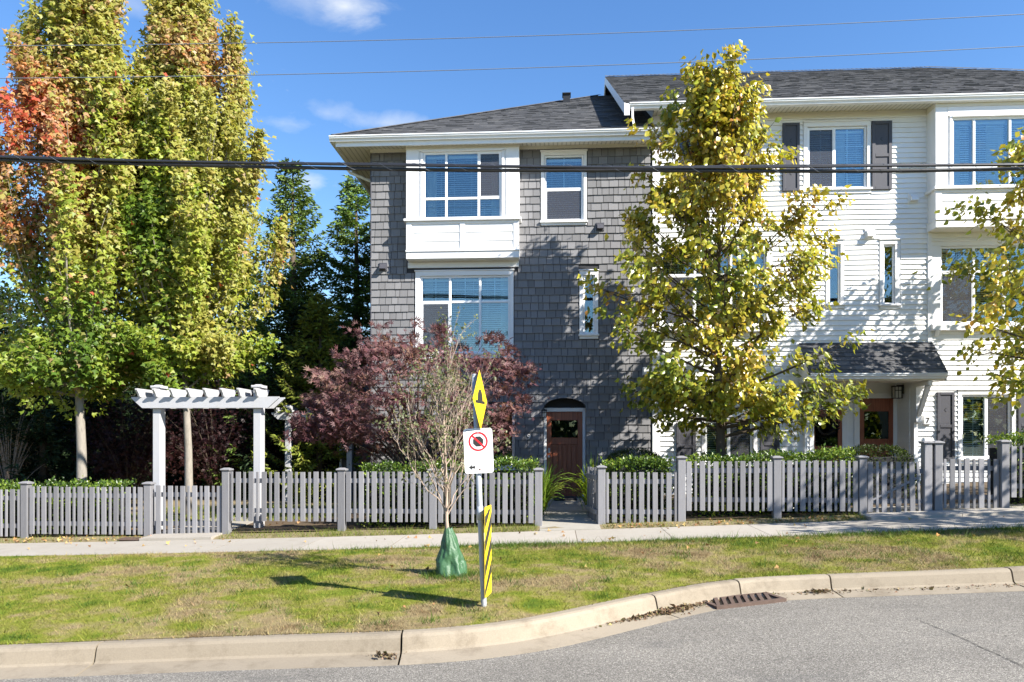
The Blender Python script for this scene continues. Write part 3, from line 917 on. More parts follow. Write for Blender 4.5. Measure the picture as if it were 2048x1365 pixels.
# corner trim, frieze, soffit, fascia, gutter
mb = MB(); mb.bbox(gx0 - 0.012, gx0 + 0.02, YW - 0.03, YW + .1, zb, GZ(800, 305)); mb.build('corner_trim', M['shutter'], gh)
mb = MB(); zf0 = GZ(800, 306)
mb.bbox(gx0 - .02, bay[0] - .005, YW - 0.035, YW + .02, zf0, ZSOF + 0.02); mb.build('frieze_board', M['cream'], gh); mb = MB(); mb.bbox(bay[1] + .005, gx1 + .15, YW - 0.035, YW + .02, zf0, ZSOF + 0.02)
mb.build('frieze_board', M['cream'], gh)
xl_, xr_ = -5.05, 2.46
YF = YE + 0.125                                 # fascia face
zfb = 8.448
mb = MB()                                        # soffit: front strip and side strip meet on the corner line
mb.hexa([(xl_, YF, zfb), (xr_, YF, zfb), (xr_, YW + .1, ZSOF + .02), (gx0, YW + .1, ZSOF + .02), (xl_, YF, zfb + .02), (xr_, YF, zfb + .02), (xr_, YW + .1, ZSOF + .04), (gx0, YW + .1, ZSOF + .04)])
mb.hexa([(xl_, YF, zfb + .001), (gx0, YW + .1, ZSOF + .021), (gx0, 29.6, ZSOF + .021), (xl_, 30.2, zfb + .001), (xl_, YF, zfb + .021), (gx0, YW + .1, ZSOF + .04), (gx0, 29.6, ZSOF + .04), (xl_, 30.2, zfb + .021)])
mb.build('soffit', M['soffit'], gh)
mb = MB(); mb.bbox(xl_ - .02, xr_, YF - 0.001, YF + 0.03, zfb - 0.012, ZEG - .01); mb.box(xl_ - .021, xl_ + .01, YF + .03, 30.2, zfb - .012, ZEG - .01)
mb.build('fascia', M['gutter'], gh)
gutter(gh, xl_ - 0.14, xr_, YE, ZEG)
mb = MB(); mb.box(xl_ - .145, xl_ - .022, YE + .126, 30.2, ZEG - .12, ZEG - .003); mb.build('gutter', M['gutter'], gh)
mb = MB()                                        # downpipe elbow below the side gutter
e0 = Vector((xl_ - .09, YE + 1.4, ZEG - .12))
mb.tube([e0, e0 + Vector((0, 0, -.16)), e0 + Vector((.07, 0, -.24)), Vector((gx0 - .06, YE + 1.45, ZEG - .62)), Vector((gx0 - .05, YE + 1.45, ZEG - .8)), Vector((gx0 - .05, YE + 1.45, 0.3))], 0.038, 8)
mb.build('downpipe', M['gutter'], gh, smooth=True)
# roof
mb = MB(); YR = YE + 6.46; ZR = ZEG + 6.46 * TP; hipx = xl_ - .1
mb.face([(hipx, YE + .03, ZEG - .012), (xr_, YE + .03, ZEG - .012), (xr_, YR, ZR - .012), (hipx + 6.43, YR, ZR - .012)])
mb.face([(hipx, YE + .03, ZEG - .012), (hipx + 6.43, YR, ZR - .012), (hipx + 6.43, 23.6, ZR - .012), (hipx, 30.1, ZEG - .012)])
mb.face([(hipx, 30.1, ZEG - .012), (hipx + 6.43, 23.6, ZR - .012), (xr_, 23.6, ZR - .012), (xr_, 30.1, ZEG - .012)])
mb.face([(hipx + 6.43, YR, ZR - .012), (xr_, YR, ZR - .012), (xr_, 23.6, ZR - .012), (hipx + 6.43, 23.6, ZR - .012)])
roof_g = mb.build('roof', M['roof'], gh)
roof_rows(roof_g, lambda y: hipx + (y - YE - .03), lambda y: gx1 - .01 if y > YW else xr_, YE + .035, ZEG + .002, PITCH, YR, 5)
mb = MB(); mb.tone = .7                          # hip caps
for k in range(62):
    a = k * 0.105; p = Vector((hipx + a, YE + .03 + a, ZEG + a * TP + .012))
    q = p + Vector((.12, .12, .12 * TP + .004))
    mb.tone = random.uniform(.3, .7)
    mb.face([p + Vector((.09, -.03, -.0)), q + Vector((.09, -.03, 0)), q + Vector((0, 0, .022)), p + Vector((0, 0, .026))])
    mb.face([p + Vector((0, 0, .026)), q + Vector((0, 0, .022)), q + Vector((-.03, .09, 0)), p + Vector((-.03, .09, 0))])
mb.build('hip_cap', M['roof'], roof_g, kind='stuff')
mb = MB(); rv = pt(1133, 206, 21.9)
mb.box(rv.x - .1, rv.x + .1, rv.y - .12, rv.y + .12, rv.z - .25, rv.z + .2); mb.bbox(rv.x - .125, rv.x + .125, rv.y - .16, rv.y + .14, rv.z + .201, rv.z + .235)
mb.build('roof_vent', M['black'], gh)

# windows of the grey house
W = casing(gh, *w2, YW, .085, .075, .085, .10); mw = (w2[2] + (w2[3] - w2[2]) * .49)
glazing(W, *w2, YW + .005, rows=(mw,), muntins=(((0, 1), (.5,), ()),), screens=((0, 0),), fw=.04)
W = casing(gh, *wm, YW, .12, .085, .11, .13)
glazing(W, *wm, YW + .005, cols=(GX(900), GX(960)), rows=(GZ(930, 604),), muntins=tuple(((i, 1), (.5,), (.5,)) for i in range(3)), screens=((0, 0),), curtains=((0, 0, .35), (2, .7, 1)))
W = casing(gh, *wn, YW, .085, .075, .10, .11)
glazing(W, *wn, YW + .005, blind=False)
W = casing(gh, *wg, YW, .09, 0.012, .05, .08, sill=False, cap=False)
glazing(W, *wg, YW + .06, cols=((wg[0] + wg[1]) / 2,), blind=False)

def bay_window(root, px0, px1, pyt, pys, pyb, wpx, cols_px, rowpy, screens, depth, zsof, tilt=.66, curtains=()):
    """projecting bay: posts, header, sill board, panelled apron and soffit"""
    Yb = YW - depth
    xx0, xx1 = GX(px0, Yb), GX(px1, Yb)
    o0, o1 = GX(wpx[0], Yb), GX(wpx[1], Yb); m = (px0 + px1) / 2
    zt, zsl, zbm = GZ(m, pyt, Yb), GZ(m, pys, Yb), GZ(m, pyb, Yb)
    mb = MB()
    mb.bbox(xx0, o0 - .10, Yb, YW + .02, zsl, zsof); mb.bbox(o1 + .10, xx1, Yb, YW + .02, zsl, zsof)
    mb.bbox(o0 - .10, o1 + .10, Yb + .02, YW + .02, zt + .02, zsof)
    mb.bbox(o0 - .10, o0, Yb + .025, YW + .02, zsl, zt + .02); mb.bbox(o1, o1 + .10, Yb + .025, YW + .02, zsl, zt + .02)
    B = mb.build('bay_window', M['trim'], root)
    q = MB(); q.bbox(xx0 - .006, xx1 + .006, Yb - .015, YW, zsof - .13, zsof + .03); q.build('frieze_board', M['cream'], B)
    q = MB(); q.bbox(o0 - .06, o0 - .003, Yb - .006, Yb + .03, zsl, zsof - .13 - .09); q.bbox(o1 + .003, o1 + .06, Yb - .006, Yb + .03, zsl, zsof - .22); q.bbox(o0 - .10, o1 + .10, Yb - .007, Yb + .03, zt + .02, zsof - .131)
    q.build('casing', M['trim'], B)
    q = MB(); q.bbox(o0 - .02, o1 + .02, Yb - .03, Yb + .06, zt - .0, zt + .022); q.build('drip_cap', M['trim'], B)
    glazing(B, o0, o1, zsl + .0, zt, Yb + .03, cols=[GX(c, Yb) for c in cols_px], rows=[GZ(m, r, Yb) for r in rowpy], screens=screens, tilt=tilt, curtains=curtains)
    q = MB(); q.bbox(xx0 - .05, xx1 + .05, Yb - .06, YW, zsl - .055, zsl - .001); q.build('sill', M['trim'], B)
    a0, a1 = zbm + .20, zsl - .06
    q = MB(); q.box(xx0 + .02, xx1 - .02, Yb + .025, YW, zbm + .02, a1); q.build('apron', M['white'], B)
    xm = (xx0 + xx1) / 2
    for s in ((xx0, xx0 + .13), (xm - .06, xm + .06), (xx1 - .13, xx1)):
        q = MB(); q.bbox(s[0], s[1], Yb - .004, Yb + .024, a0, a1); q.build('panel_stile', M['trim'], B)
    for s in ((xx0 + .13, xm - .06), (xm + .06, xx1 - .13)):
        q = MB(); q.bbox(s[0], s[1], Yb - .003, Yb + .024, a1 - .06, a1); q.build('panel_rail', M['trim'], B)
        h = (a1 - .06 - a0) / 3
        for k in range(3):
            q = MB(); zz = a0 + k * h
            q.hexa([(s[0] + .002, Yb + .006, zz + .004), (s[1] - .002, Yb + .006, zz + .004), (s[1] - .002, Yb + .03, zz + .004), (s[0] + .002, Yb + .03, zz + .004),
                    (s[0] + .002, Yb + .018, zz + h), (s[1] - .002, Yb + .018, zz + h), (s[1] - .002, Yb + .03, zz + h), (s[0] + .002, Yb + .03, zz + h)])
            q.build('siding_board', M['white'], B)
    q = MB(); q.bbox(xx0 - .01, xx1 + .01, Yb - .03, YW, a0 - .04, a0); q.build('ledge', M['trim'], B)
    q = MB(); q.bbox(xx0, xx1, Yb - .006, YW, zbm, a0 - .041); q.build('skirt_board', M['trim'], B)
    q = MB(); q.box(xx0 + .03, xx1 - .03, Yb + .02, YW - .03, zbm - .012, zbm - .001); q.build('soffit', M['cream'], B)
    return B, xx0, xx1, zbm
B, bx0, bx1, bz = bay_window(gh, 812, 1038, 303, 437, 517, (846, 1003), (892, 957), (396,), ((2, 1),), 0.30, ZSOF, curtains=((0, 0, .5), (2, .55, 1)))
mb = MB(); mb.bbox(GX(816), GX(1038), YW - .035, YW + .02, GZ(925, 536), bz - .012); mb.build('trim_board', M['trim'], B)

# entrance: recessed frame and panelled door
Yd = YW + 0.25
dx0, dx1, dz0, dz1 = GX(1093, Yd), GX(1165, Yd), GZ(1129, 996, Yd), GZ(1129, 824, Yd)
mb = MB()
mb.bbox(ap[0] + .001, dx0, Yd - .06, Yd + .05, dz0, dz1 + .09); mb.bbox(dx1, ap[1] - .001, Yd - .06, Yd + .05, dz0, dz1 + .09); mb.bbox(dx0, dx1, Yd - .062, Yd + .05, dz1, dz1 + .09)
mb.bbox(ap[0] + .001, ap[1] - .001, Yd - .10, Yd + .05, dz0 - .045, dz0 - .001)
DF = mb.build('door_frame', M['trim'], gh)
mb = MB(); mb.box(ap[0] - .1, ap[1] + .1, Yd + .05, Yd + .1, dz1 + .05, apz + .15); mb.box(ap[0] - .04, ap[0], YW + .14, Yd + .05, zb, apz); mb.box(ap[1], ap[1] + .04, YW + .14, Yd + .05, zb, apz); mb.box(ap[0] - .04, ap[1] + .04, YW + .14, Yd + .05, apz + .002, apz + .05)
mb.build('reveal', M['sheath'], gh)
mb = MB(); mb.box(ap[0], ap[1], YW - .03, Yd + .1, dz0 - .28, dz0 - .046); mb.build('doorstep', M['apron'], gh)

def panel_door(root, x0, x1, z0, z1, Y, knob_left=True, glass_h=(0.70, 0.90), panels=3, tall=0.62):
    """stained door: stiles and rails proud of recessed panels, small glazed light on top"""
    W_, H_ = x1 - x0, z1 - z0; st = 0.115 * W_ / .86
    g0, g1 = z0 + H_ * glass_h[0], z0 + H_ * glass_h[1]
    mb = MB()
    mb.bbox(x0 + .003, x0 + st, Y, Y + .045, z0, z1 - .003); mb.bbox(x1 - st, x1 - .003, Y, Y + .045, z0, z1 - .003)
    mb.bbox(x0 + st, x1 - st, Y + .001, Y + .045, z0, z0 + .2); mb.bbox(x0 + st, x1 - st, Y + .001, Y + .045, g1, z1 - .003)
    pt_ = z0 + H_ * tall
    mb.bbox(x0 + st, x1 - st, Y + .001, Y + .045, pt_, g0)
    iw = (x1 - x0 - 2 * st); pw = iw / panels
    for k in range(1, panels):
        c = x0 + st + pw * k; mb.bbox(c - .03, c + .03, Y + .002, Y + .045, z0 + .2, pt_)
    D = mb.build('door', M['door'], root)
    for k in range(panels):
        a = x0 + st + pw * k + (.03 if k else 0); b = x0 + st + pw * (k + 1) - (.03 if k < panels - 1 else 0)
        q = MB(); q.box(a, b, Y + .028, Y + .04, z0 + .2, pt_)
        q.bbox(a + .03, b - .03, Y + .012, Y + .028, z0 + .23, pt_ - .03, 0.012)
        q.build('panel', M['door'], D)
    q = MB(); q.box(x0 + st, x1 - st, Y + .022, Y + .03, g0, g1); q.build('pane', M['doorglass'], D)
    q = MB(); q.box(x0 + st, x1 - st, Y + .034, Y + .044, g0, g1); q.build('obscured_backing', M['dark'], D)
    q = MB()
    for k in range(9):
        a = x0 + st + iw * (k + .5) / 9
        q.bbox(a - .03, a + .03, Y - .006, Y + .002, g0 - .03, g0 - .005, .004)
    q.build('dentil', M['door'], D)
    kx = x0 + .06 if knob_left else x1 - .06
    q = MB(); kz = z0 + .98
    q.lathe((0, 0, 0), [(0.028, 0), (.028, .01), (.012, .015), (.012, .035), (.027, .045), (.03, .06), (.018, .072)], 12)
    q.v = [(kx + a, Y - c, kz + b) for a, b, c in q.v]
    q.bbox(kx - .028, kx + .028, Y - .014, Y, kz + .09, kz + .2)
    q.build('handle', M['steel'], D, smooth=False)
    return D
panel_door(gh, dx0, dx1, dz0, dz1, Yd)

def lantern(root, c, s=1.0, name='wall_lamp', sideways=False):
    """square caged lantern on a wall bracket; c = top centre, wall behind at c.y + .13"""
    mb = MB(); x, y, z = c; h = .27 * s; r = .075 * s
    if sideways:
        mb.box(x + .11, x + .13, y - .05 * s, y + .05 * s, z - .18 * s, z + .02 * s); mb.box(x - .01, x + .11, y - .012, y + .012, z + .0, z + .02)
    else:
        mb.box(x - .05 * s, x + .05 * s, y + .11, y + .13, z - .18 * s, z + .02 * s)
        mb.box(x - .012, x + .012, y - .01, y + .11, z + .0, z + .02)
    mb.bbox(x - r - .015, x + r + .015, y - r - .015, y + r + .015, z - .03, z)
    for sx in (-1, 1):
        for sy in (-1, 1): mb.box(x + sx * r - .008, x + sx * r + .008, y + sy * r - .008, y + sy * r + .008, z - h, z - .03)
    mb.box(x - r - .008, x + r + .008, y - r - .008, y + r + .008, z - h - .015, z - h)
    for sy in (-1, 1): mb.box(x - r, x + r, y + sy * r - .005, y + sy * r + .005, z - h * .42, z - h * .36); mb.box(x - .005, x + .005, y + sy * r - .006, y + sy * r + .006, z - h, z - .03)
    o = mb.build(name, M['black'], root)
    q = MB(); q.box(x - r + .009, x + r - .009, y - r + .009, y + r - .009, z - h, z - .031); q.build('lamp_shade', M['lampglass'], o)
    return o
lx = GX(1090.5, YW - .08)
lantern(gh, (lx - .02, YW - .165, GZ(1090, 820, YW - .1)), .62)
# house number 9, raised digit beside the door
def digit(root, ch, x, z, y, size, mat, name='house_number'):
    cu = bpy.data.curves.new(name, 'FONT'); cu.body = ch; cu.size = size; cu.extrude = 0.006; cu.align_x = 'CENTER'
    tmp = bpy.data.objects.new(name + '_text', cu); COL.objects.link(tmp)
    dg = bpy.context.evaluated_depsgraph_get(); dg.update()
    me = bpy.data.meshes.new_from_object(tmp.evaluated_get(dg))
    bpy.data.objects.remove(tmp)
    org = ORG.get(root.name, Vector((0, 0, 0)))
    R = Matrix.Rotation(math.radians(90), 4, 'X')
    me.transform(Matrix.Translation(Vector((x, y, z)) - org) @ R)
    me.materials.clear(); me.materials.append(M[mat])
    o = bpy.data.objects.new(name, me); COL.objects.link(o); o.parent = root; ORG[o.name] = org
    return o
digit(gh, '9', GX(1058), GZ(1058, 879), YW - .034, 0.17, 'plate')
for px, py in ((767, 535), (1200, 455)): vent_hood(gh, px, py, M['shutter'], s=.19)
lb = MB(); fx, fz = GX(1293), GZ(1293, 744)
lb.bbox(fx - .10, fx + .09, YW - .20, YW - .03, fz - .09, fz + .09, .02); lb.build('flood_lamp', M['plate'], gh)
YWG = 19.5
# low side wing in the shade of the corner
mb = MB(); ax0, ax1 = GX(682, YWG), gx0 + .02
za1 = GZ(700, 800, YWG)
mb.box(ax0 + .02, ax1, YWG, YWG + 3.4, zb - .6, za1); wing = mb.build('side_wing', M['sheath'], gh)
zz = zb
while zz < za1 - .02:
    mb = MB(); mb.tone = random.random(); mb.hexa([(ax0, YWG - .025, zz), (ax1, YWG - .025, zz), (ax1, YWG, zz), (ax0, YWG, zz), (ax0, YWG - .01, zz + .17), (ax1, YWG - .01, zz + .17), (ax1, YWG, zz + .17), (ax0, YWG, zz + .17)])
    mb.build('siding_board', M['shingle'], wing); zz += .165
mb = MB(); mb.hexa([(ax0 - .3, YWG - .4, za1 - .02), (ax1, YWG - .4, za1 - .02), (ax1, YWG + 3.6, za1 + .75), (ax0 - .3, YWG + 3.6, za1 + .75), (ax0 - .3, YWG - .4, za1 + .09), (ax1, YWG - .4, za1 + .09), (ax1, YWG + 3.6, za1 + .86), (ax0 - .3, YWG + 3.6, za1 + .86)])
mb.build('wing_roof', M['roof'], wing)
mb = MB(); mb.bbox(ax0 - .03, ax0 + .03, YWG - .05, YWG + .02, zb, za1); mb.build('corner_trim', M['trim'], wing)
mb = MB(); mb.bbox(GX(1108), GX(1152), 16.75, 17.2, zp(.3, 16.75) + .016, zp(.3, 17.2) + .04); props(mb.build('door_mat', M['mat']), 'black fibre door mat lying in front of the brown arched door', 'door mat')

# ------------------------------------------------------------------ white town houses
wh = thing('white_townhouse', (7.0, 17.4, 0.3), 'white lap sided townhouse block with grey shutters and shared porch roof over two doors', 'house')
hx0, hx1 = 2.262, 17.3
ZSW = GZ(1700, 224); ZEW = 9.24
zfw = pt(1700, 209, YE + .125).z
porch = (GX(1627), GX(1826), 0.0, GZ(1750, 757))
u1 = opening(1614, 1733, 254, 378)       # upper window with two shutters
u2 = opening(1353, 1470, 268, 388)       # upper window behind the tree
s1 = opening(1657, 1680, 490, 608)
s2 = opening(1766, 1789, 490, 609)
m1 = opening(1880, 2062, 492, 648)       # wide windows of the middle storey
m2 = opening(1322, 1532, 500, 652)
g1 = opening(1922, 2022, 790, 917)       # ground floor windows
g2 = opening(1410, 1506, 843, 930)
bayw = (GX(1880), GX(2120), GZ(1960, 372, 17), GZ(1960, 232, 17))
holes = [porch, u1, u2, s1, s2, m1, m2, g1, g2, bayw]
mb = MB()
wall_with_holes(mb, hx0 + .02, hx1, -0.5, ZSW + .28, YW, YW + .14, holes)
mb.box(hx0, hx0 + .12, YW + .141, 29.4, -0.5, 9.0); mb.box(hx1 - .12, hx1, YW + .14, 29.4, -.5, ZSW + .3); mb.box(hx0, hx1, 29.4, 29.5, -.5, ZSW + .3)
# gable that rises above the grey roof
ridY, ridZ = YE + 6.46, ZEW + 6.46 * TP
gz_ = lambda y: ZEW + (y - YE) * TP - .14
mb.hexa([(hx0 + .13, YW + .15, 8.9), (hx0 + .25, YW + .15, 8.9), (hx0 + .25, ridY, 8.9), (hx0 + .13, ridY, 8.9), (hx0 + .13, YW + .15, gz_(YW + .15)), (hx0 + .25, YW + .15, gz_(YW + .15)), (hx0 + .25, ridY, gz_(ridY)), (hx0 + .13, ridY, gz_(ridY))])
mb.build('wall', M['white'], wh)
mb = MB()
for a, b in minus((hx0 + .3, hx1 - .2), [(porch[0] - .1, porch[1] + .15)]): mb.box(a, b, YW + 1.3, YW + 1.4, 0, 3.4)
mb.box(hx0 + .3, hx1 - .2, YW + 1.3, YW + 1.4, 3.4, ZSW); mb.build('backing_wall', M['dark'], wh)  # added dark backing keeps light from leaking through behind the panes
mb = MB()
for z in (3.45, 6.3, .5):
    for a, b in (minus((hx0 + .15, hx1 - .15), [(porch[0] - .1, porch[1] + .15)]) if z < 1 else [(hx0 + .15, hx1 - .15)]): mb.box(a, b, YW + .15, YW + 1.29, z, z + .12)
mb.build('backing_floor', M['dark'], wh)  # added dark slabs close the space up to the backing

# lap siding: one board a course and stretch
EXW = 0.1152
zf1 = GZ(1700, 236)
cutw = [(porch[0] - .10, porch[1] + .09, -1, porch[3] + .02), (u1[0] - .10, u1[1] + .10, u1[2] - .12, u1[3] + .14), (u2[0] - .1, u2[1] + .1, u2[2] - .12, u2[3] + .14),
        (s1[0] - .09, s1[1] + .09, s1[2] - .13, s1[3] + .13), (s2[0] - .11, s2[1] + .13, s2[2] - .13, s2[3] + .13), (m1[0] - .22, m1[1] + .2, m1[2] - .16, m1[3] + .12),
        (m2[0] - .14, m2[1] + .14, m2[2] - .16, m2[3] + .12), (g1[0] - .09, g1[1] + .09, g1[2] - .13, g1[3] + .13), (g2[0] - .1, g2[1] + .1, g2[2] - .13, g2[3] + .13),
        (GX(1857), GX(2150), GZ(1960, 455), 20)]
boards = []
z = -0.1
while z < zf1:
    m = z + EXW * .5
    for a, b in minus((hx0 + .17, 13.2), [(c[0], c[1]) for c in cutw if c[2] < m and c[3] > m]):
        # butt joints where real boards would end
        x = a
        while x < b:
            e = b if b - x < 4.4 else x + random.uniform(2.6, 3.7)
            boards.append((x + .001, e - .001, z, z + EXW)); x = e
    z += EXW
def board_geo(mb, p):
    a, b, z0, z1 = p
    mb.tone = random.random()
    mb.hexa([(a, YW - .034, z0), (b, YW - .034, z0), (b, YW - .001, z0), (a, YW - .001, z0), (a, YW - .007, z1 + .004), (b, YW - .007, z1 + .004), (b, YW - .001, z1 + .004), (a, YW - .001, z1 + .004)])
inview = [p for p in boards if p[0] < 10.2 and p[3] > 1.0 and p[1] - p[0] > .12]
top = set(id(p) for p in sorted(inview, key=lambda p: -(min(p[1], 10.2) - p[0]))[:300])
rest = MB()
for p in boards:
    if id(p) in top:
        s = MB(); board_geo(s, p); s.build('siding_board', M['white'], wh)
    else: board_geo(rest, p)
rest.build('siding', M['white'], wh, kind='stuff')
mb = MB(); mb.bbox(hx0 - .005, hx0 + .165, YW - .045, YW + .05, -.2, ZSW); mb.build('corner_board', M['trim'], wh)
mb = MB(); mb.bbox(GX(1853.5), GX(1862), YW - .05, YW + .02, GZ(1858, 690), zf1 - .001); mb.build('corner_board', M['trim'], wh)
mb = MB(); mb.bbox(hx0 + .17, 17.3, YW - .034, YW + .02, zf1, ZSW + .03); mb.build('frieze_board', M['cream'], wh)
rx0, rx1 = 1.56, 17.9
mb = MB()
mb.hexa([(rx0 + .7, YE + .13, zfw), (rx1, YE + .13, zfw), (rx1, YW + .1, ZSW + .015), (rx0 + .7, YW + .1, ZSW + .015), (rx0 + .7, YE + .13, zfw + .02), (rx1, YE + .13, zfw + .02), (rx1, YW + .1, ZSW + .035), (rx0 + .7, YW + .1, ZSW + .035)])
mb.build('soffit', M['soffit'], wh)
mb = MB(); mb.bbox(rx0 + .12, rx1, YE + .124, YE + .155, zfw - .012, ZEW - .01); mb.build('fascia', M['gutter'], wh)
gutter(wh, rx0 + .12, rx1, YE, ZEW)
# roof slabs and shingles
mb = MB(); RX = 11.35
mb.face([(rx0, YE + .03, ZEW - .012), (rx1, YE + .03, ZEW - .012), (RX, ridY, ridZ - .012), (rx0, ridY, ridZ - .012)])
mb.face([(rx1, YE + .03, ZEW - .012), (rx1, 30, ZEW - .012), (RX, ridY, ridZ - .012)])
mb.face([(rx1, 30, ZEW - .012), (rx0, 30, ZEW - .012), (rx0, ridY, ridZ - .012), (RX, ridY, ridZ - .012)])
mb.face([(rx0, YE + .03, ZEW - .05), (rx0, ridY, ridZ - .05), (hx0 + .3, ridY, ridZ - .05), (hx0 + .3, YE + .03, ZEW - .05)])
roof_w = mb.build('roof', M['roof'], wh)
slope_h = (rx1 - RX) / (ridY - YE - .03)
roof_rows(roof_w, lambda y: rx0, lambda y: rx1 - (y - YE - .03) * slope_h, YE + .035, ZEW + .002, PITCH, ridY, 9)
mb = MB()
for k in range(78):
    x = rx0 + k * .127; mb.tone = random.uniform(.3, .7)
    mb.hexa([(x, ridY - .12, ridZ - .05), (x + .16, ridY - .12, ridZ - .055), (x + .16, ridY, ridZ + .012), (x, ridY, ridZ + .02), (x, ridY - .12, ridZ - .04), (x + .16, ridY - .12, ridZ - .045), (x + .16, ridY, ridZ + .02), (x, ridY, ridZ + .032)])
for k in range(88):
    f = k / 88; p = Vector((rx1, YE, ZEW)).lerp(Vector((RX, ridY, ridZ)), f) + Vector((0, 0, .01)); d = (Vector((RX, ridY, ridZ)) - Vector((rx1, YE, ZEW))).normalized() * .15
    mb.tone = random.uniform(.3, .7)
    mb.face([p + Vector((-.11, -.03, -.01)), p + Vector((0, 0, .024)), p + d + Vector((0, 0, .02)), p + d + Vector((-.11, -.03, -.012))][::-1])
mb.build('hip_cap', M['roof'], roof_w, kind='stuff')
# verge: rake board with its return at the eave
mb = MB()
def rk(y, dz): return (ZEW + (y - YE) * TP + dz)
mb.hexa([(rx0 - .002, YE + .03, rk(YE + .03, -.26)), (rx0 + .03, YE + .03, rk(YE + .03, -.26)), (rx0 + .03, ridY, rk(ridY, -.24)), (rx0 - .002, ridY, rk(ridY, -.24)),
         (rx0 - .002, YE + .03, rk(YE + .03, -.014)), (rx0 + .03, YE + .03, rk(YE + .03, -.014)), (rx0 + .03, ridY, rk(ridY, -.014)), (rx0 - .002, ridY, rk(ridY, -.014))])
mb.hexa([(rx0 - .002, ridY + .001, rk(ridY, -.24)), (rx0 + .03, ridY + .001, rk(ridY, -.24)), (rx0 + .03, 29.9, ZEW - .2), (rx0 - .002, 29.9, ZEW - .2),
         (rx0 - .002, ridY + .001, rk(ridY, -.014)), (rx0 + .03, ridY + .001, rk(ridY, -.014)), (rx0 + .03, 29.9, ZEW + .02), (rx0 - .002, 29.9, ZEW + .02)])
mb.bbox(rx0 - .004, rx0 + .118, YE + .01, YE + .029, ZEW - .29, ZEW - .02)
mb.build('rake_board', M['trim'], wh)
mb = MB(); q0 = pt(1263, 212, YE + .06)
mb.tube([(rx0 + .19, YE + .065, ZEW - .1), (rx0 + .19, YE + .065, ZEW - .3), (rx0 + .23, YE + .07, ZEG + .02)], .034, 4); mb.build('downpipe', M['trim'], wh)

def shutter(root, x0, x1, z0, z1, Y=YW):
    mb = MB(); f = Y - .065; st = (x1 - x0) * .17
    mb.bbox(x0, x0 + st, f, Y - .02, z0, z1); mb.bbox(x1 - st, x1, f, Y - .02, z0, z1)
    zm = (z0 + z1) / 2
    for a, b in ((z0, z0 + st), (zm - st / 2, zm + st / 2), (z1 - st, z1)): mb.bbox(x0 + st, x1 - st, f + .001, Y - .02, a, b)
    o = mb.build('shutter', M['shutter'], root)
    for a, b in ((z0 + st, zm - st / 2), (zm + st / 2, z1 - st)):
        q = MB(); q.box(x0 + st, x1 - st, Y - .045, Y - .021, a, b); q.build('panel', M['shutter'], o)
        c = Vector(((x0 + x1) / 2 - .01, Y - .0455, (a + b) / 2))
        q = MB()
        for sgn in (1, -1): q.obox(c + Vector((0.0, 0, sgn * -.022 * 1)), (.055, .006, .016), Matrix.Rotation(sgn * math.radians(45), 3, 'Y'))
        q.build('cutout', M['black'], o)
    return o
Wd = casing(wh, *u1, YW, .09, .09, .10, .12)
glazing(Wd, *u1, YW + .005, cols=(GX(1669),), muntins=(((1, 0), (.42,), (.36, .7)), ((0, 0), (.5,), ())), screens=((0, 0),), tilt=.85, curtains=((1, .0, .45),))
shutter(wh, GX(1742), GX(1782), GZ(1762, 381), GZ(1762, 244)); shutter(wh, GX(1564), GX(1598), GZ(1581, 384), GZ(1581, 248))
Wd = casing(wh, *u2, YW, .09, .09, .10, .12)
glazing(Wd, *u2, YW + .005, cols=(GX(1411),), muntins=(((1, 0), (.42,), (.36, .7)),), screens=((0, 0),))
shutter(wh, GX(1486), GX(1522), GZ(1505, 388), GZ(1505, 250))
for sw, fr in ((s1, False), (s2, True)):
    Wd = casing(wh, *sw, YW, .075 if fr is False else .09, .075 if fr is False else .10, .10, .11)
    glazing(Wd, *sw, YW + .005, blind=False, fw=.035)
for mw_, cc in ((m1, (GX(1948), GX(2008))), (m2, (GX(1390), GX(1462)))):
    Wd = casing(wh, *mw_, YW, .2 if mw_ is m1 else .13, .13, .10, .14)
    zr_ = mw_[2] + (mw_[3] - mw_[2]) * .67
    glazing(Wd, *mw_, YW + .005, cols=cc, rows=(zr_,), muntins=tuple(((i, 1), (.5,), (.45,)) for i in range(3)), screens=((0, 0),))
    q = MB(); q.bbox(mw_[0] - .24, mw_[1] + .2, YW - .16, YW, mw_[2] - .16, mw_[2] - .03); q.build('sill', M['trim'], Wd)
    for k in range(4):
        x = mw_[0] - .1 + (mw_[1] - mw_[0] + .1) * k / 3
        q = MB(); q.hexa([(x - .04, YW - .05, mw_[2] - .28), (x + .04, YW - .05, mw_[2] - .28), (x + .04, YW, mw_[2] - .28), (x - .04, YW, mw_[2] - .28),
                          (x - .04, YW - .13, mw_[2] - .162), (x + .04, YW - .13, mw_[2] - .162), (x + .04, YW, mw_[2] - .162), (x - .04, YW, mw_[2] - .162)])
        q.build('bracket', M['trim'], Wd)
for gw, c in ((g1, 1972), (g2, 1457)):
    Wd = casing(wh, *gw, YW, .085, .085, .10, .12)
    glazing(Wd, *gw, YW + .005, cols=(GX(c),), muntins=(((0, 0), (.5,), (.62,)), ((1, 0), (.5,), (.62,))), screens=((1, 0),))
for a, b, c, d in ((1872, 1907, 785, 921), (2033, 2068, 783, 919), (1352, 1391, 846, 940), (1520, 1558, 842, 935)):
    shutter(wh, GX(a), GX(b), GZ((a + b) / 2, d), GZ((a + b) / 2, c))
bay_window(wh, 1871, 2180, 232, 372, 453, (1905, 2150), (1950, 2022, 2090), (332,), (), 0.42, ZSW, tilt=.95, curtains=((0, 0, .6), (1, .5, 1)))
for px, py in ((1825, 398), (1738, 469)): vent_hood(wh, px, py, M['white'], s=.22)

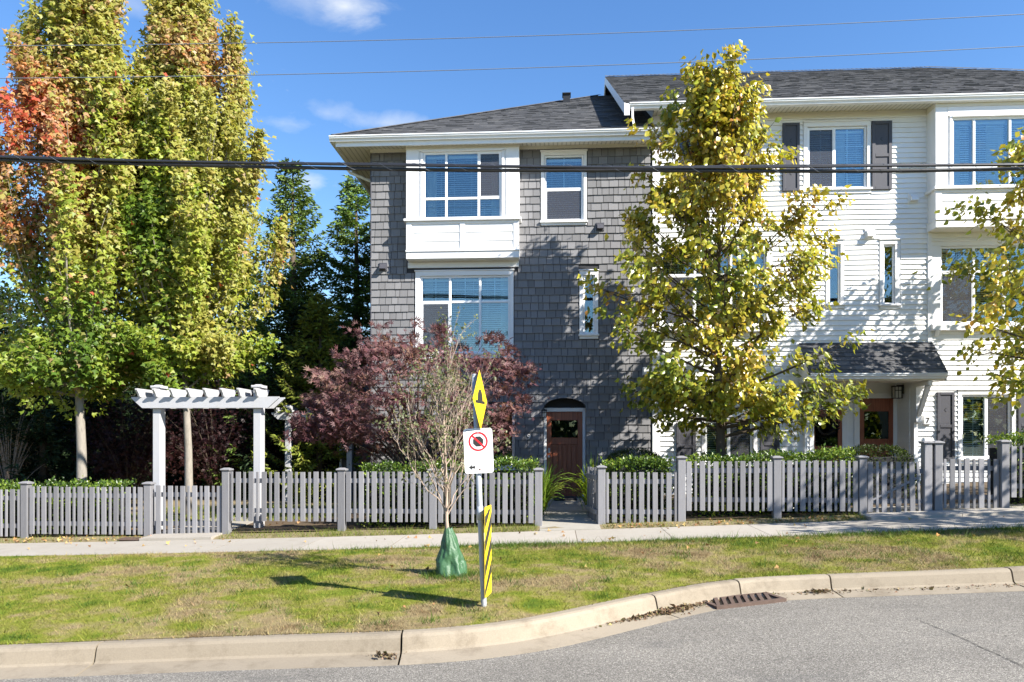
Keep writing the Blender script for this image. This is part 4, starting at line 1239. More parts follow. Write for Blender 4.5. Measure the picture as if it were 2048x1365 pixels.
# shared porch: recess, ceiling, two doors, canopy roof on brackets
YP = 18.22
zfl = pt(1750, 1000, YP).z
mb = MB()
mb.box(porch[0] - .12, porch[1] + .12, YP, YP + .12, -.3, porch[3] + .1)
mb.box(porch[1], porch[1] + .12, YW + .141, YP, -.3, porch[3] + .1); mb.box(porch[0] - .12, porch[0], YW + .141, YP, -.3, porch[3] + .1)
PR = mb.build('porch_wall', M['white'], wh)
mb = MB(); mb.box(porch[0] - .1, porch[1] + .1, YW + .02, YP, porch[3] + .001, porch[3] + .1); mb.build('porch_ceiling', M['cream'], wh)
mb = MB(); mb.box(porch[0], porch[1], YW - .1, YP - .01, -.2, zfl - .02); mb.build('porch_floor', M['apron'], wh)
d7 = (GX(1718, YP), GX(1785, YP), zfl, pt(1750, 797, YP).z)
d8 = (GX(1621, YP), GX(1683, YP), zfl - .02, pt(1655, 820, YP).z)
for d in (d7, d8):
    mb = MB(); mb.bbox(d[0] - .13, d[0], YP - .05, YP, d[2], d[3] + .12); mb.bbox(d[1], d[1] + .13, YP - .05, YP, d[2], d[3] + .12); mb.bbox(d[0], d[1], YP - .051, YP, d[3], d[3] + .12)
    mb.build('door_frame', M['trim'], PR)
    panel_door(wh, d[0], d[1], d[2], d[3], YP - .046, knob_left=False, panels=2, glass_h=(.60, .87), tall=.50)
zz = zfl
while zz < porch[3] - .05:                       # siding inside the porch
    for a, b in minus((porch[0], porch[1]), [(d7[0] - .131, d7[1] + .131), (d8[0] - .131, d8[1] + .131)] if zz < d7[3] + .1 else []):
        if b - a > .05 and zz < d7[3] + .1:
            q = MB(); q.tone = random.random(); q.hexa([(a, YP - .018, zz), (b, YP - .018, zz), (b, YP, zz), (a, YP, zz), (a, YP - .006, zz + EXW), (b, YP - .006, zz + EXW), (b, YP, zz + EXW), (a, YP, zz + EXW)]); q.build('siding_board', M['white'], PR)
    q = MB(); x = porch[1]; q.tone = random.random()
    q.hexa([(x - .018, YW + .15, zz), (x, YW + .15, zz), (x, YP - .07, zz), (x - .018, YP - .07, zz), (x - .006, YW + .15, zz + EXW), (x, YW + .15, zz + EXW), (x, YP - .07, zz + EXW), (x - .006, YP - .07, zz + EXW)]); q.build('siding_board', M['white'], PR)
    zz += EXW
mb = MB(); mb.bbox(porch[0] - .1, porch[0], YW - .04, YW + .14, -.2, porch[3]); mb.bbox(porch[1] + .001, porch[1] + .085, YW - .04, YW + .14, -.2, porch[3]); mb.bbox(porch[0] - .1, porch[1] + .085, YW - .041, YW + .14, porch[3], porch[3] + .16)
mb.build('porch_trim', M['trim'], wh)
cx0, cx1, YCF = GX(1598), GX(1860), YW - .74
zct, zce = GZ(1800, 686), pt(1800, 748, YCF).z
cs_ = math.atan2(zct - zce, .70)
mb = MB()
mb.hexa([(cx0, YCF + .02, zce - .03), (cx1, YCF + .02, zce - .03), (cx1, YW - .03, zct - .05), (cx0, YW - .03, zct - .05), (cx0, YCF + .02, zce), (cx1, YCF + .02, zce), (cx1, YW - .03, zct - .01), (cx0, YW - .03, zct - .01)])
can = mb.build('porch_roof', M['roof'], wh)
roof_rows(can, lambda y: cx0 - .02, lambda y: cx1 + .03, YCF + .0, zce + .0, cs_, YW - .035, 21)
gutter(wh, cx0 - .02, cx1 - .02, YCF - .10, zce + .01)
mb = MB(); mb.box(cx0, cx1, YCF + .03, YW - .03, zce - .14, zce - .11); mb.build('soffit', M['cream'], can)
for x in (cx0 - .01, cx1 - .02): mb = MB(); mb.hexa([(x, YCF + .03, zce - .16), (x + .03, YCF + .03, zce - .16), (x + .03, YW - .04, zce - .14), (x, YW - .04, zce - .14), (x, YCF + .03, zce + .0), (x + .03, YCF + .03, zce + .0), (x + .03, YW - .04, zct - .02), (x, YW - .04, zct - .02)]); mb.build('verge_board', M['trim'], can)
for x in (cx1 - .32, cx0 + .15):
    q = MB(); zt_ = zce - .145
    q.box(x - .05, x + .05, YW - .14, YW - .042, zt_ - .85, zt_); q.box(x - .045, x + .045, YCF + .06, YW - .14, zt_ - .1, zt_)
    p0, p1 = Vector((x, YCF + .16, zt_ - .1)), Vector((x, YW - .14, zt_ - .74)); d = (p1 - p0)
    q.obox((p0 + p1) / 2, (.08, .09, d.length), d.to_track_quat('Z', 'X').to_matrix())
    q.bbox(x - .06, x + .06, YW - .17, YW - .041, zt_ - .90, zt_ - .851)
    q.build('bracket', M['trim'], can)
lantern(wh, (porch[1] - .15, 17.86, pt(1803, 772, 17.86).z), 1.05, sideways=True)
for ch, px, py in (('7', 1851, 841), ('8', 1579, 842)):
    x, z = GX(px), GZ(px, py); q = MB(); q.bbox(x - .085, x + .085, YW - .10, YW - .02, z - .1, z + .1, .01)
    o = q.build('number_plate', M['plate'], wh)
    digit(o, ch, x, z - .06, YW - .104, .17, 'signblack', 'digit')
q = MB(); x = GX(1609); q.tube([(x, YW - .075, .1), (x, YW - .075, zce - .1)], .04, 4); q.build('downpipe', M['trim'], wh)

# dark wreath on door 8
wr = thing('door_wreath', (GX(1653, YP - .1), YP - .1, pt(1653, 853, YP - .1).z), 'round dark twig wreath hanging on the brown door numbered 8', 'wreath')
c = ORG[wr.name]; q = MB()
for k in range(420):
    a = random.uniform(0, 2 * math.pi); r = min(.27, abs(random.gauss(.12, .09))); p = c + Vector((math.cos(a) * r, random.uniform(-.04, .05), math.sin(a) * r))
    b = a + random.uniform(.6, 1.6); d = Vector((math.cos(b), random.uniform(-.5, .3), math.sin(b))) * random.uniform(.06, .13)
    o_ = Vector((-d.z, .2, d.x)).normalized() * .014
    q.face([p - o_, p + d * .5 - o_ * 1.5, p + d, p + d * .5 + o_ * 1.5])
q.build('foliage', M['black'], wr)
q = MB(); q.tube([c + Vector((math.cos(a) * .19, 0, math.sin(a) * .19)) for a in np.linspace(0, 2 * math.pi, 25)], .03, 6, cap=False); q.build('ring', M['darkbark'], wr)

# ================================================================== FENCES AND GATES
YFN = 13.40
def fence_post(root, x, z0, z1, y=YFN + .03, s=.135):
    q = MB(); q.tone = random.random(); q.bbox(x - s / 2, x + s / 2, y - s / 2, y + s / 2, z0, z1 - .045, .008); p = q.build('post', M['fence'], root)
    q = MB(); q.bbox(x - s / 2 - .025, x + s / 2 + .025, y - s / 2 - .025, y + s / 2 + .025, z1 - .05, z1 - .02, .01)
    a, b = s / 2 + .015, s / 2 - .03
    q.hexa([(x - a, y - a, z1 - .02), (x + a, y - a, z1 - .02), (x + a, y + a, z1 - .02), (x - a, y + a, z1 - .02), (x - b, y - b, z1), (x + b, y - b, z1), (x + b, y + b, z1), (x - b, y + b, z1)])
    q.build('post_cap', M['fence'], p)
def fence_panel(root, x0, x1, z0, z1, y=YFN, start_wide=True, lean=0.0, rails=True, gap=.045, wide=.092, thin=.046):
    n = 0; x = x0; w_ = start_wide; slots = []
    while True:
        wd = wide if w_ else thin
        if x + wd > x1 + .002: break
        slots.append((x, wd)); x += wd + gap; w_ = not w_
    spare = (x1 - x0) - (slots[-1][0] + slots[-1][1] - x0)
    for k, (sx, wd) in enumerate(slots):
        sx += spare * (k + .5) / len(slots)
        q = MB(); q.tone = random.random()
        dz, dl, t = random.uniform(-.006, .006), random.uniform(-.004, .004), random.uniform(-.003, .003) + lean * max(0, (k - len(slots) * .6) / len(slots))
        b = .006; yy = y - .022 + random.uniform(-.003, .003)
        lo, hi = z0 + dl, z1 + dz
        P = lambda xx, yv, zz: (xx + t * (zz - lo) / (hi - lo) * 1.0, yv, zz)
        q.idx([P(sx, yy + b, lo), P(sx + b, yy, lo), P(sx + wd - b, yy, lo), P(sx + wd, yy + b, lo), P(sx + wd, yy + .02, lo), P(sx, yy + .02, lo),
               P(sx, yy + b, hi), P(sx + b, yy, hi), P(sx + wd - b, yy, hi), P(sx + wd, yy + b, hi), P(sx + wd, yy + .02, hi), P(sx, yy + .02, hi)],
              [(0, 1, 7, 6), (1, 2, 8, 7), (2, 3, 9, 8), (3, 4, 10, 9), (4, 5, 11, 10), (5, 0, 6, 11), (6, 7, 8, 9, 10, 11), (5, 4, 3, 2, 1, 0)])
        q.build('picket', M['fence'], root)
    if rails:
        for zr_ in (z0 + .15, z1 - .21):
            q = MB(); q.tone = random.random(); q.bbox(x0 - .05, x1 + .05, y + .004, y + .042, zr_, zr_ + .085); q.build('rail', M['fence'], root)
fx_ = lambda px: pt(px, 900, YFN).x
fz_ = lambda px, py: pt(px, py, YFN).z
FG = 'grey picket fence runs along the sidewalk'
f1 = thing('picket_fence', (-10, YFN, -.25), 'grey picket fence left of the tall white arbour, in front of a laurel hedge', 'fence', FG)
pp = [-13.6, -11.8, fx_(50), fx_(296)]
for x, g, t in ((-11.8, -.5, .8), (fx_(50), fz_(50, 1081), fz_(50, 963)), (fx_(296), fz_(296, 1077), fz_(296, 964))): fence_post(f1, x, g, t)
fence_panel(f1, -13.5, -11.9, -.28, .70); fence_panel(f1, -11.7, fx_(41), fz_(20, 1073), fz_(20, 979)); fence_panel(f1, fx_(60), fx_(286), fz_(180, 1069), fz_(180, 974))
gt1 = thing('garden_gate', (fx_(378), YFN, -.1), 'closed grey picket gate under the tall white arbour', 'gate', 'grey picket gates')
fence_panel(gt1, fx_(311), fx_(443), fz_(378, 1069), fz_(378, 972), y=YFN + .02)
f2 = thing('picket_fence', (-3, YFN, 0), 'long grey picket fence between the white arbour and the door path, behind the sapling', 'fence', FG)
for px, a, b in ((452, 1073, 936), (683, 1063, 936), (866, 1059, 937), (1077, 1056, 936)): fence_post(f2, fx_(px), fz_(px, a), fz_(px, b))
fence_panel(f2, fx_(461), fx_(674), fz_(570, 1043), fz_(570, 944), start_wide=False); fence_panel(f2, fx_(692), fx_(857), fz_(770, 1044), fz_(770, 944)); fence_panel(f2, fx_(876), fx_(1067), fz_(970, 1046), fz_(970, 946))
f3 = thing('picket_fence', (3, YFN, .1), 'grey picket fence right of the door path, below the large yellow-green tree', 'fence', FG)
for px, a, b in ((1203, 1055, 931), (1363, 1049, 912), (1554, 1039, 912), (1725, 1031, 911)): fence_post(f3, fx_(px), fz_(px, a), fz_(px, b))
fence_panel(f3, fx_(1212), fx_(1354), fz_(1280, 1046), fz_(1280, 945), start_wide=False); fence_panel(f3, fx_(1372), fx_(1545), fz_(1460, 1022), fz_(1460, 923)); fence_panel(f3, fx_(1563), fx_(1716), fz_(1640, 1023), fz_(1640, 922), start_wide=False)
gt2 = thing('garden_gate', (fx_(1790), YFN, .35), 'sagging grey picket gate with leaning slats in front of the dark clipped box', 'gate', 'grey picket gates')
fence_panel(gt2, fx_(1735), fx_(1843), fz_(1790, 1025), fz_(1790, 924), y=YFN + .02, lean=-.12)
q = MB(); a, b = Vector((fx_(1742), YFN + .035, fz_(1742, 1002))), Vector((fx_(1838), YFN + .035, fz_(1838, 955))); d = b - a
q.obox((a + b) / 2, (.07, .03, d.length), d.to_track_quat('Z', 'Y').to_matrix() @ Matrix.Rotation(math.radians(0), 3, 'Z')); q.build('brace', M['fence'], gt2)
f4 = thing('picket_fence', (8, YFN, .4), 'grey fence posts and pickets right of the sagging gate at the right end', 'fence', FG)
for px, a, b in ((1855, 1028, 882), (1876, 1027, 882), (2009, 1021, 880)): fence_post(f4, fx_(px), fz_(px, a), fz_(px, b))
fence_panel(f4, fx_(2021), fx_(2280), fz_(2030, 995), fz_(2030, 893), start_wide=True)
gt3 = thing('garden_gate', (fx_(1940), YFN, .4), 'closed grey picket gate in front of the ground floor window with shutters', 'gate', 'grey picket gates')
fence_panel(gt3, fx_(1887), fx_(1999), fz_(1940, 1017), fz_(1940, 918), y=YFN + .02, start_wide=False)
# gate of the door path, swung inwards: hinged at the right post, seen edge on
gt0 = thing('garden_gate', (fx_(1195), YFN, .1), 'open grey picket gate swung inward beside the path to the arched door', 'gate', 'grey picket gates')
tmp_x = fx_(1195); L = .95; nP = 7
yaw = math.radians(98)
Rz = Matrix.Rotation(yaw, 3, 'Z'); base = Vector((tmp_x, YFN + .02, 0)); z0, z1 = fz_(1195, 1046), fz_(1195, 937)
def lp(u, v, z): return base + Rz @ Vector((u, v, 0)) + Vector((0, 0, z))
def lbox(q, u0, u1, v0, v1, a, b): q.hexa([lp(u0, v0, a), lp(u1, v0, a), lp(u1, v1, a), lp(u0, v1, a), lp(u0, v0, b), lp(u1, v0, b), lp(u1, v1, b), lp(u0, v1, b)])
u = .02; wd_ = True
while u < L:
    q = MB(); q.tone = random.random(); ww = .092 if wd_ else .046; lbox(q, u, u + ww, -.02, 0, z0, z1 + random.uniform(-.01, .01)); q.build('picket', M['fence'], gt0); u += ww + .045; wd_ = not wd_
for zr_ in (z0 + .15, z1 - .21):
    q = MB(); lbox(q, 0, L, .001, .04, zr_, zr_ + .085); q.build('rail', M['fence'], gt0)

# ================================================================== ARBOURS
def arbour(label, x0, x1, y0, zg, ztop, zb0, zb1, bx0, bx1, nraf, rx, post=.15, dep=.19, sep=.29, rlen=.66, rh=.155):
    A = thing('garden_arbour', ((x0 + x1) / 2, y0, zg), label, 'arbour', 'white garden arbours')
    for x in (x0, x1):
        q = MB(); q.bbox(x - post / 2, x + post / 2, y0 - dep / 2, y0 + dep / 2, zg - .1, ztop - .07, .008); p = q.build('post', M['arbor'], A)
        q = MB(); q.bbox(x - post / 2 - .035, x + post / 2 + .035, y0 - dep / 2 - .035, y0 + dep / 2 + .035, ztop - .07, ztop - .02, .012)
        q.hexa([(x - .07, y0 - .09, ztop - .02), (x + .07, y0 - .09, ztop - .02), (x + .07, y0 + .09, ztop - .02), (x - .07, y0 + .09, ztop - .02), (x - .04, y0 - .05, ztop), (x + .04, y0 - .05, ztop), (x + .04, y0 + .05, ztop), (x - .04, y0 + .05, ztop)])
        q.build('post_cap', M['arbor'], p)
    for y in (y0 - sep / 2, y0 + sep / 2):
        q = MB(); c = (zb1 - zb0); cut = c * 1.0
        ya, yb = y - .02, y + .02
        pr = [(bx0 + cut, zb0), (bx1 - cut, zb0), (bx1, zb1 - c * .12), (bx1, zb1), (bx0, zb1), (bx0, zb1 - c * .12)]
        n = len(pr); vs = [(a, ya, b) for a, b in pr] + [(a, yb, b) for a, b in pr]
        q.idx(vs, [tuple(range(n)), tuple(range(2 * n - 1, n - 1, -1))] + [(k, n + k, n + (k + 1) % n, (k + 1) % n) for k in range(n)])
        q.build('beam', M['arbor'], A)
    for k in range(nraf):
        x = rx[0] + (rx[1] - rx[0]) * k / (nraf - 1)
        pr = [(-rlen / 2 + .10, 0), (rlen / 2 - .10, 0), (rlen / 2 - .07, .05), (rlen / 2, rh - .03), (rlen / 2, rh), (-rlen / 2, rh), (-rlen / 2, rh - .03), (-rlen / 2 + .07, .05)]
        n = len(pr); q = MB(); q.tone = random.random()
        xs0, xs1 = x - .019, x + .019
        vs = [(xs0, y0 + a, zb1 + .001 + b) for a, b in pr] + [(xs1, y0 + a, zb1 + .001 + b) for a, b in pr]
        q.idx(vs, [tuple(range(n - 1, -1, -1)), tuple(range(n, 2 * n))] + [(k2, (k2 + 1) % n, n + (k2 + 1) % n, n + k2) for k2 in range(n)])
        q.build('rafter', M['arbor'], A)
    return A
YA = 14.05
ax = lambda px: pt(px, 900, YA).x
az = lambda px, py: pt(px, py, YA).z
arbour('tall white garden arbour over the closed gate, lit by the sun', ax(318), ax(518), YA, az(518, 1062), az(418, 770), az(418, 817), az(418, 795), pt(263, 0, YA - .16).x, pt(558, 0, YA - .16).x, 8, (ax(291), ax(523)))
YB = 18.75
bx = lambda px: pt(px, 900, YB).x
bz = lambda px, py: pt(px, py, YB).z
arbour('smaller white arbour standing in the shade behind the purple maple', bx(577), bx(700), YB, .1, bz(577, 811), bz(577, 840), bz(577, 826), bx(546), bx(731), 6, (bx(556), bx(715)), post=.14, dep=.14, sep=.22, rlen=.5, rh=.13)

# ================================================================== STREET SIGNS, CABLES, IRON COVERS
sb = on_ground(968, 1213, lambda x, y: float(lawn_z(x, y)))
zsg = sb.z
SG = thing('street_sign', sb, 'leaning steel sign post with yellow bump diamond, no stopping plate and striped marker', 'road sign')
def sp(px, py): return pt(px, py, sb.y)
top = sp(949, 752)
ax_v = (top - sb).normalized()
q = MB(); q.tube([sb - ax_v * .25, sb, sb + ax_v * 1.0, top], .029, 14); q.build('pole', M['steel'], SG, smooth=True)
q = MB(); q.tube([sb + ax_v * .88, sb + ax_v * 1.02], .034, 14); q.build('sleeve', M['steel'], SG, smooth=True)
q = MB(); q.lathe((0, 0, 0), [(.03, 0), (.03, .012), (.01, .02)], 12); q.v = [tuple(top + Vector(v)) for v in q.v]; q.build('pole_cap', M['steel'], SG)
def plate_frame(c, n, up=Vector((0, 0, 1))):
    n = Vector(n).normalized(); r = up.cross(n).normalized(); u = n.cross(r)
    return c, r, u, n            # right, up, outward
def poly_plate(q, fr, pts2, d0, d1):
    c, r, u, n = fr; k = len(pts2)
    A = [c + r * a + u * b + n * d1 for a, b in pts2]; B = [c + r * a + u * b + n * d0 for a, b in pts2]
    q.idx(A + B, [tuple(range(k)), tuple(range(2 * k - 1, k - 1, -1))] + [(i, k + i, k + (i + 1) % k, (i + 1) % k) for i in range(k)])
def rrect(w_, h, rad, n=5, off=(0, 0)):
    out = []
    for cx, cy, a0 in ((w_ / 2 - rad, h / 2 - rad, 0), (-w_ / 2 + rad, h / 2 - rad, 90), (-w_ / 2 + rad, -h / 2 + rad, 180), (w_ / 2 - rad, -h / 2 + rad, 270)):
        for i in range(n + 1):
            a = math.radians(a0 + 90 * i / n); out.append((off[0] + cx + rad * math.cos(a), off[1] + cy + rad * math.sin(a)))
    return out
def disc(rx, n=36, off=(0, 0), a0=0): return [(off[0] + rx * math.cos(a0 + 2 * math.pi * i / n), off[1] + rx * math.sin(a0 + 2 * math.pi * i / n)) for i in range(n)]
def ring2d(q, fr, ro, ri, d0, d1, n=40, off=(0, 0)):
    c, r, u, nn = fr
    P = lambda a, rad, d: c + r * (off[0] + rad * math.cos(a)) + u * (off[1] + rad * math.sin(a)) + nn * d
    for i in range(n):
        a, b = 2 * math.pi * i / n, 2 * math.pi * (i + 1) / n
        q.face([P(a, ri, d1), P(a, ro, d1), P(b, ro, d1), P(b, ri, d1)])
        q.face([P(a, ro, d1), P(a, ro, d0), P(b, ro, d0), P(b, ro, d1)])
def frame2d(q, fr, outer, inner, d):
    c, r, u, nn = fr; k = len(outer); P = lambda p: c + r * p[0] + u * p[1] + nn * d
    for i in range(k): q.face([P(outer[i]), P(outer[(i + 1) % k]), P(inner[(i + 1) % k]), P(inner[i])])
tl = Vector((ax_v.x, ax_v.y, ax_v.z))
# no stopping plate, facing the street
pc = sp(958, 902) + Vector((0, -.042, 0))
fr = plate_frame(pc, (0.10, -1, 0.03), tl)
q = MB(); poly_plate(q, fr, rrect(.293, .455, .03), -.002, .0); NS = q.build('no_stopping_sign', M['signwhite'], SG)
q = MB(); frame2d(q, fr, rrect(.265, .427, .02), rrect(.257, .419, .016), .0012); q.build('border_line', M['signblack'], NS)
oc = (.0, .095)
q = MB(); poly_plate(q, fr, [(oc[0] + .0 + .056 * math.cos(math.radians(22.5 + 45 * i)), oc[1] + .056 * math.sin(math.radians(22.5 + 45 * i))) for i in range(8)], .0004, .0012); q.build('octagon_symbol', M['signblack'], NS)
q = MB(); ring2d(q, fr, .098, .080, .0004, .0022, off=oc)
s45 = math.sqrt(.5)
def bar(c0, c1, wd):
    d = Vector((c1[0] - c0[0], c1[1] - c0[1])); d.normalize(); n_ = Vector((-d.y, d.x)) * wd / 2
    return [(c0[0] + n_.x, c0[1] + n_.y), (c0[0] - n_.x, c0[1] - n_.y), (c1[0] - n_.x, c1[1] - n_.y), (c1[0] + n_.x, c1[1] + n_.y)]
poly_plate(q, fr, bar((oc[0] - .082 * s45, oc[1] + .082 * s45), (oc[0] + .082 * s45, oc[1] - .082 * s45), .018), .0004, .0020); q.build('red_circle', M['signred'], NS)
q = MB(); a0 = (-.07, -.165)
poly_plate(q, fr, [(a0[0] - .036, a0[1]), (a0[0] + .002, a0[1] - .030), (a0[0] - .004, a0[1] - .010), (a0[0] + .036, a0[1] - .015), (a0[0] + .027, a0[1]), (a0[0] + .036, a0[1] + .015), (a0[0] - .004, a0[1] + .010), (a0[0] + .002, a0[1] + .030)], .0004, .0014); q.build('arrow', M['signblack'], NS)
q = MB(); poly_plate(q, fr, disc(.009, 10, (.005, -.188)), .0004, .004); q.build('bolt', M['rust'], NS)
q = MB(); poly_plate(q, fr, disc(.007, 10, (0, .19)), .0004, .005); q.build('bolt', M['steel'], NS)
q = MB(); poly_plate(q, fr, [(-.045, -.199), (.06, -.199), (.06, -.195), (-.045, -.195)], .0004, .0008); q.build('maker_line', M['signred'], NS)
# bump diamond, turned to the traffic from the right, seen almost edge on
al = math.radians(7.8)
pc = sp(957, 801) + Vector((.02, -.03, 0)); fr = plate_frame(pc, (math.cos(al), -math.sin(al), 0.02), tl)
hd = .305
q = MB(); poly_plate(q, fr, [(hd, 0), (.02, hd - .02), (0, hd), (-.02, hd - .02), (-hd, 0), (-.02, -hd + .02), (0, -hd), (.02, -hd + .02)], -.002, 0); BS = q.build('bump_sign', M['yellow'], SG)
q = MB(); poly_plate(q, fr, [(-.20, -.035), (.20, -.035), (.20, -.005), (-.20, -.005)], .0004, .0012)
poly_plate(q, fr, [(.11 * math.cos(math.pi * i / 12), -.004 + .115 * math.sin(math.pi * i / 12)) for i in range(13)], .0004, .0013); q.build('bump_symbol', M['signblack'], BS)
for b in (.235, -.2, -.26): q = MB(); poly_plate(q, fr, disc(.010, 8, (.0, b)), .0004, .005); q.build('bolt', M['signblack'], BS)
# hazard marker with slanting stripes
pc = sp(971, 1101) + Vector((.03, -.03, 0)); fr = plate_frame(pc, (math.cos(al), -math.sin(al), 0.0), tl)
hw_, hh = .15, .455
q = MB(); poly_plate(q, fr, rrect(2 * hw_, 2 * hh, .02), -.002, 0); HM = q.build('hazard_marker', M['yellow'], SG)
for k in range(4):
    zc = -.40 + k * .245
    pg = [(-hw_ + .006, zc - .10), (hw_ - .006, zc + .16), (hw_ - .006, zc + .285), (-hw_ + .006, zc + .025)]
    pg = [(a, max(-hh + .01, min(hh - .01, b))) for a, b in pg]
    q = MB(); poly_plate(q, fr, pg, .0004, .0012); q.build('black_stripe', M['signblack'], HM)
for b in (hh - .05, -hh + .06): q = MB(); poly_plate(q, fr, disc(.010, 8, (.0, b)), .0004, .005); q.build('bolt', M['signblack'], HM)

# overhead lines, sagging along the street
def line_pts(pix, Y, ext=22, n=60):
    ps = [pt(a, b, Y) for a, b in pix]; X = np.array([p.x for p in ps]); Z = np.array([p.z for p in ps])
    cf = np.polyfit(X, Z, min(2, len(ps) - 1)); xs = np.linspace(X[0] - ext, X[-1] + ext, n)
    return [Vector((x, Y, float(np.polyval(cf, x)))) for x in xs]
LG = 'overhead lines along the street'
cb = thing('cable_bundle', pt(1024, 336, 12), 'thick black bundle of overhead cables crossing in front of the upper windows', 'cable', LG)
base = line_pts([(0, 317), (500, 327), (1000, 337), (1400, 338), (2048, 332)], 12.0, n=90)
for dz, dy, r_, k in ((.022, 0.0, .026, 0), (-.03, .02, .030, 1), (.0, -.045, .016, 2)):
    q = MB(); q.tube([p + Vector((0, dy + .012 * math.sin(i * .7 + k * 2), dz * (1 + .25 * (p.x + 8) / 16) + .006 * math.sin(i * .5 + k * 3))) for i, p in enumerate(base)], r_, 8); q.build('cable', M['cable'], cb, smooth=True)
q = MB(); ln = []
X0, X1 = -14, 14
for i in range(1000):
    x = X0 + (X1 - X0) * i / 999; zc = np.interp(x, [p.x for p in base], [p.z for p in base]); a = x * 2 * math.pi / .62
    ln.append(Vector((x, 12.0 - .005 + .052 * math.cos(a), zc - .004 + .060 * math.sin(a))))
q.tube(ln, .0022, 4); q.build('lashing_wire', M['wire'], cb)
q = MB(); q.tube(line_pts([(0, 92), (560, 86), (1024, 73), (2048, 29)], 12.6), .0062, 6); props(q.build('power_line', M['wire'], smooth=True), 'highest thin wire crossing the blue sky above the roofs', 'wire', LG)
q = MB(); q.tube(line_pts([(0, 157), (600, 149), (1024, 137), (2048, 93)], 12.3), .0062, 6); props(q.build('power_line', M['wire'], smooth=True), 'lower of the two thin wires, just above the white house ridge', 'wire', LG)

# storm drain grate in the gutter
zgut = lambda x, y: zk(x) - .165
ga, gb, gc, gd = [on_ground(a, b, zgut) for a, b in ((1424, 1206), (1497, 1207), (1540, 1196), (1462, 1186))]
cg = (ga + gb + gc + gd) / 4
dr = thing('drain_grate', cg, 'rusty cast iron storm drain grate set in the gutter by the curving kerb', 'drain')
ex = (float(np.interp(cg.x, xs_d, tang))); ev = Vector((1, ex, .05)).normalized(); nv = Vector((-ex, 1, 0)).normalized()
up = Vector((0, 0, 1)); cg2 = cg + Vector((0, 0, .0)); Lg, Wg = .86, .40
cg2 = Vector((cg.x, float(ykerb(cg.x)) - .40, zk(cg.x) - .158))
q = MB()
def gb_(q, u0, u1, v0, v1, z0, z1): q.hexa([cg2 + ev * a + nv * b + up * c for c in (z0, z1) for a, b in ((u0, v0), (u1, v0), (u1, v1), (u0, v1))])
gb_(q, -Lg / 2, Lg / 2, -Wg / 2, -Wg / 2 + .045, -.05, .012); gb_(q, -Lg / 2, Lg / 2, Wg / 2 - .045, Wg / 2, -.05, .012)
gb_(q, -Lg / 2, -Lg / 2 + .05, -Wg / 2 + .045, Wg / 2 - .045, -.05, .012); gb_(q, Lg / 2 - .05, Lg / 2, -Wg / 2 + .045, Wg / 2 - .045, -.05, .012)
q.build('grate_frame', M['rust'], dr)
q = MB(); gb_(q, -Lg / 2 + .02, Lg / 2 - .02, -Wg / 2 + .02, Wg / 2 - .02, -.045, -.006); q.build('dark_pit_block', M['black'], dr)  # black block under the bars, the dark of the pit painted
for k in range(8):
    u0 = -Lg / 2 + .06 + k * (Lg - .14) / 8; q = MB()
    sk = .11
    q.hexa([cg2 + ev * a + nv * b + up * c for c in (-.004, .018) for a, b in ((u0 - sk / 3, -Wg / 2 + .046), (u0 + .045 - sk / 3, -Wg / 2 + .046), (u0 + .045 + sk, Wg / 2 - .046), (u0 + sk, Wg / 2 - .046))]); q.build('bar', M['rust'], dr)
# rusty meter lid in the path edge
a = on_ground(285, 1077, lambda x, y: zs(x) + .02)
q = MB(); q.bbox(a.x - .28, a.x + .28, 12.93, 13.2, zs(a.x) + .02, zs(a.x) + .05); 
for i in range(4): q.box(a.x - .25, a.x + .25, 12.95 + .06 * i, 12.98 + .06 * i, zs(a.x) + .05, zs(a.x) + .056)
props(q.build('utility_lid', M['rust']), 'rusty flat iron utility lid at the edge of the sidewalk left of the gate', 'lid')

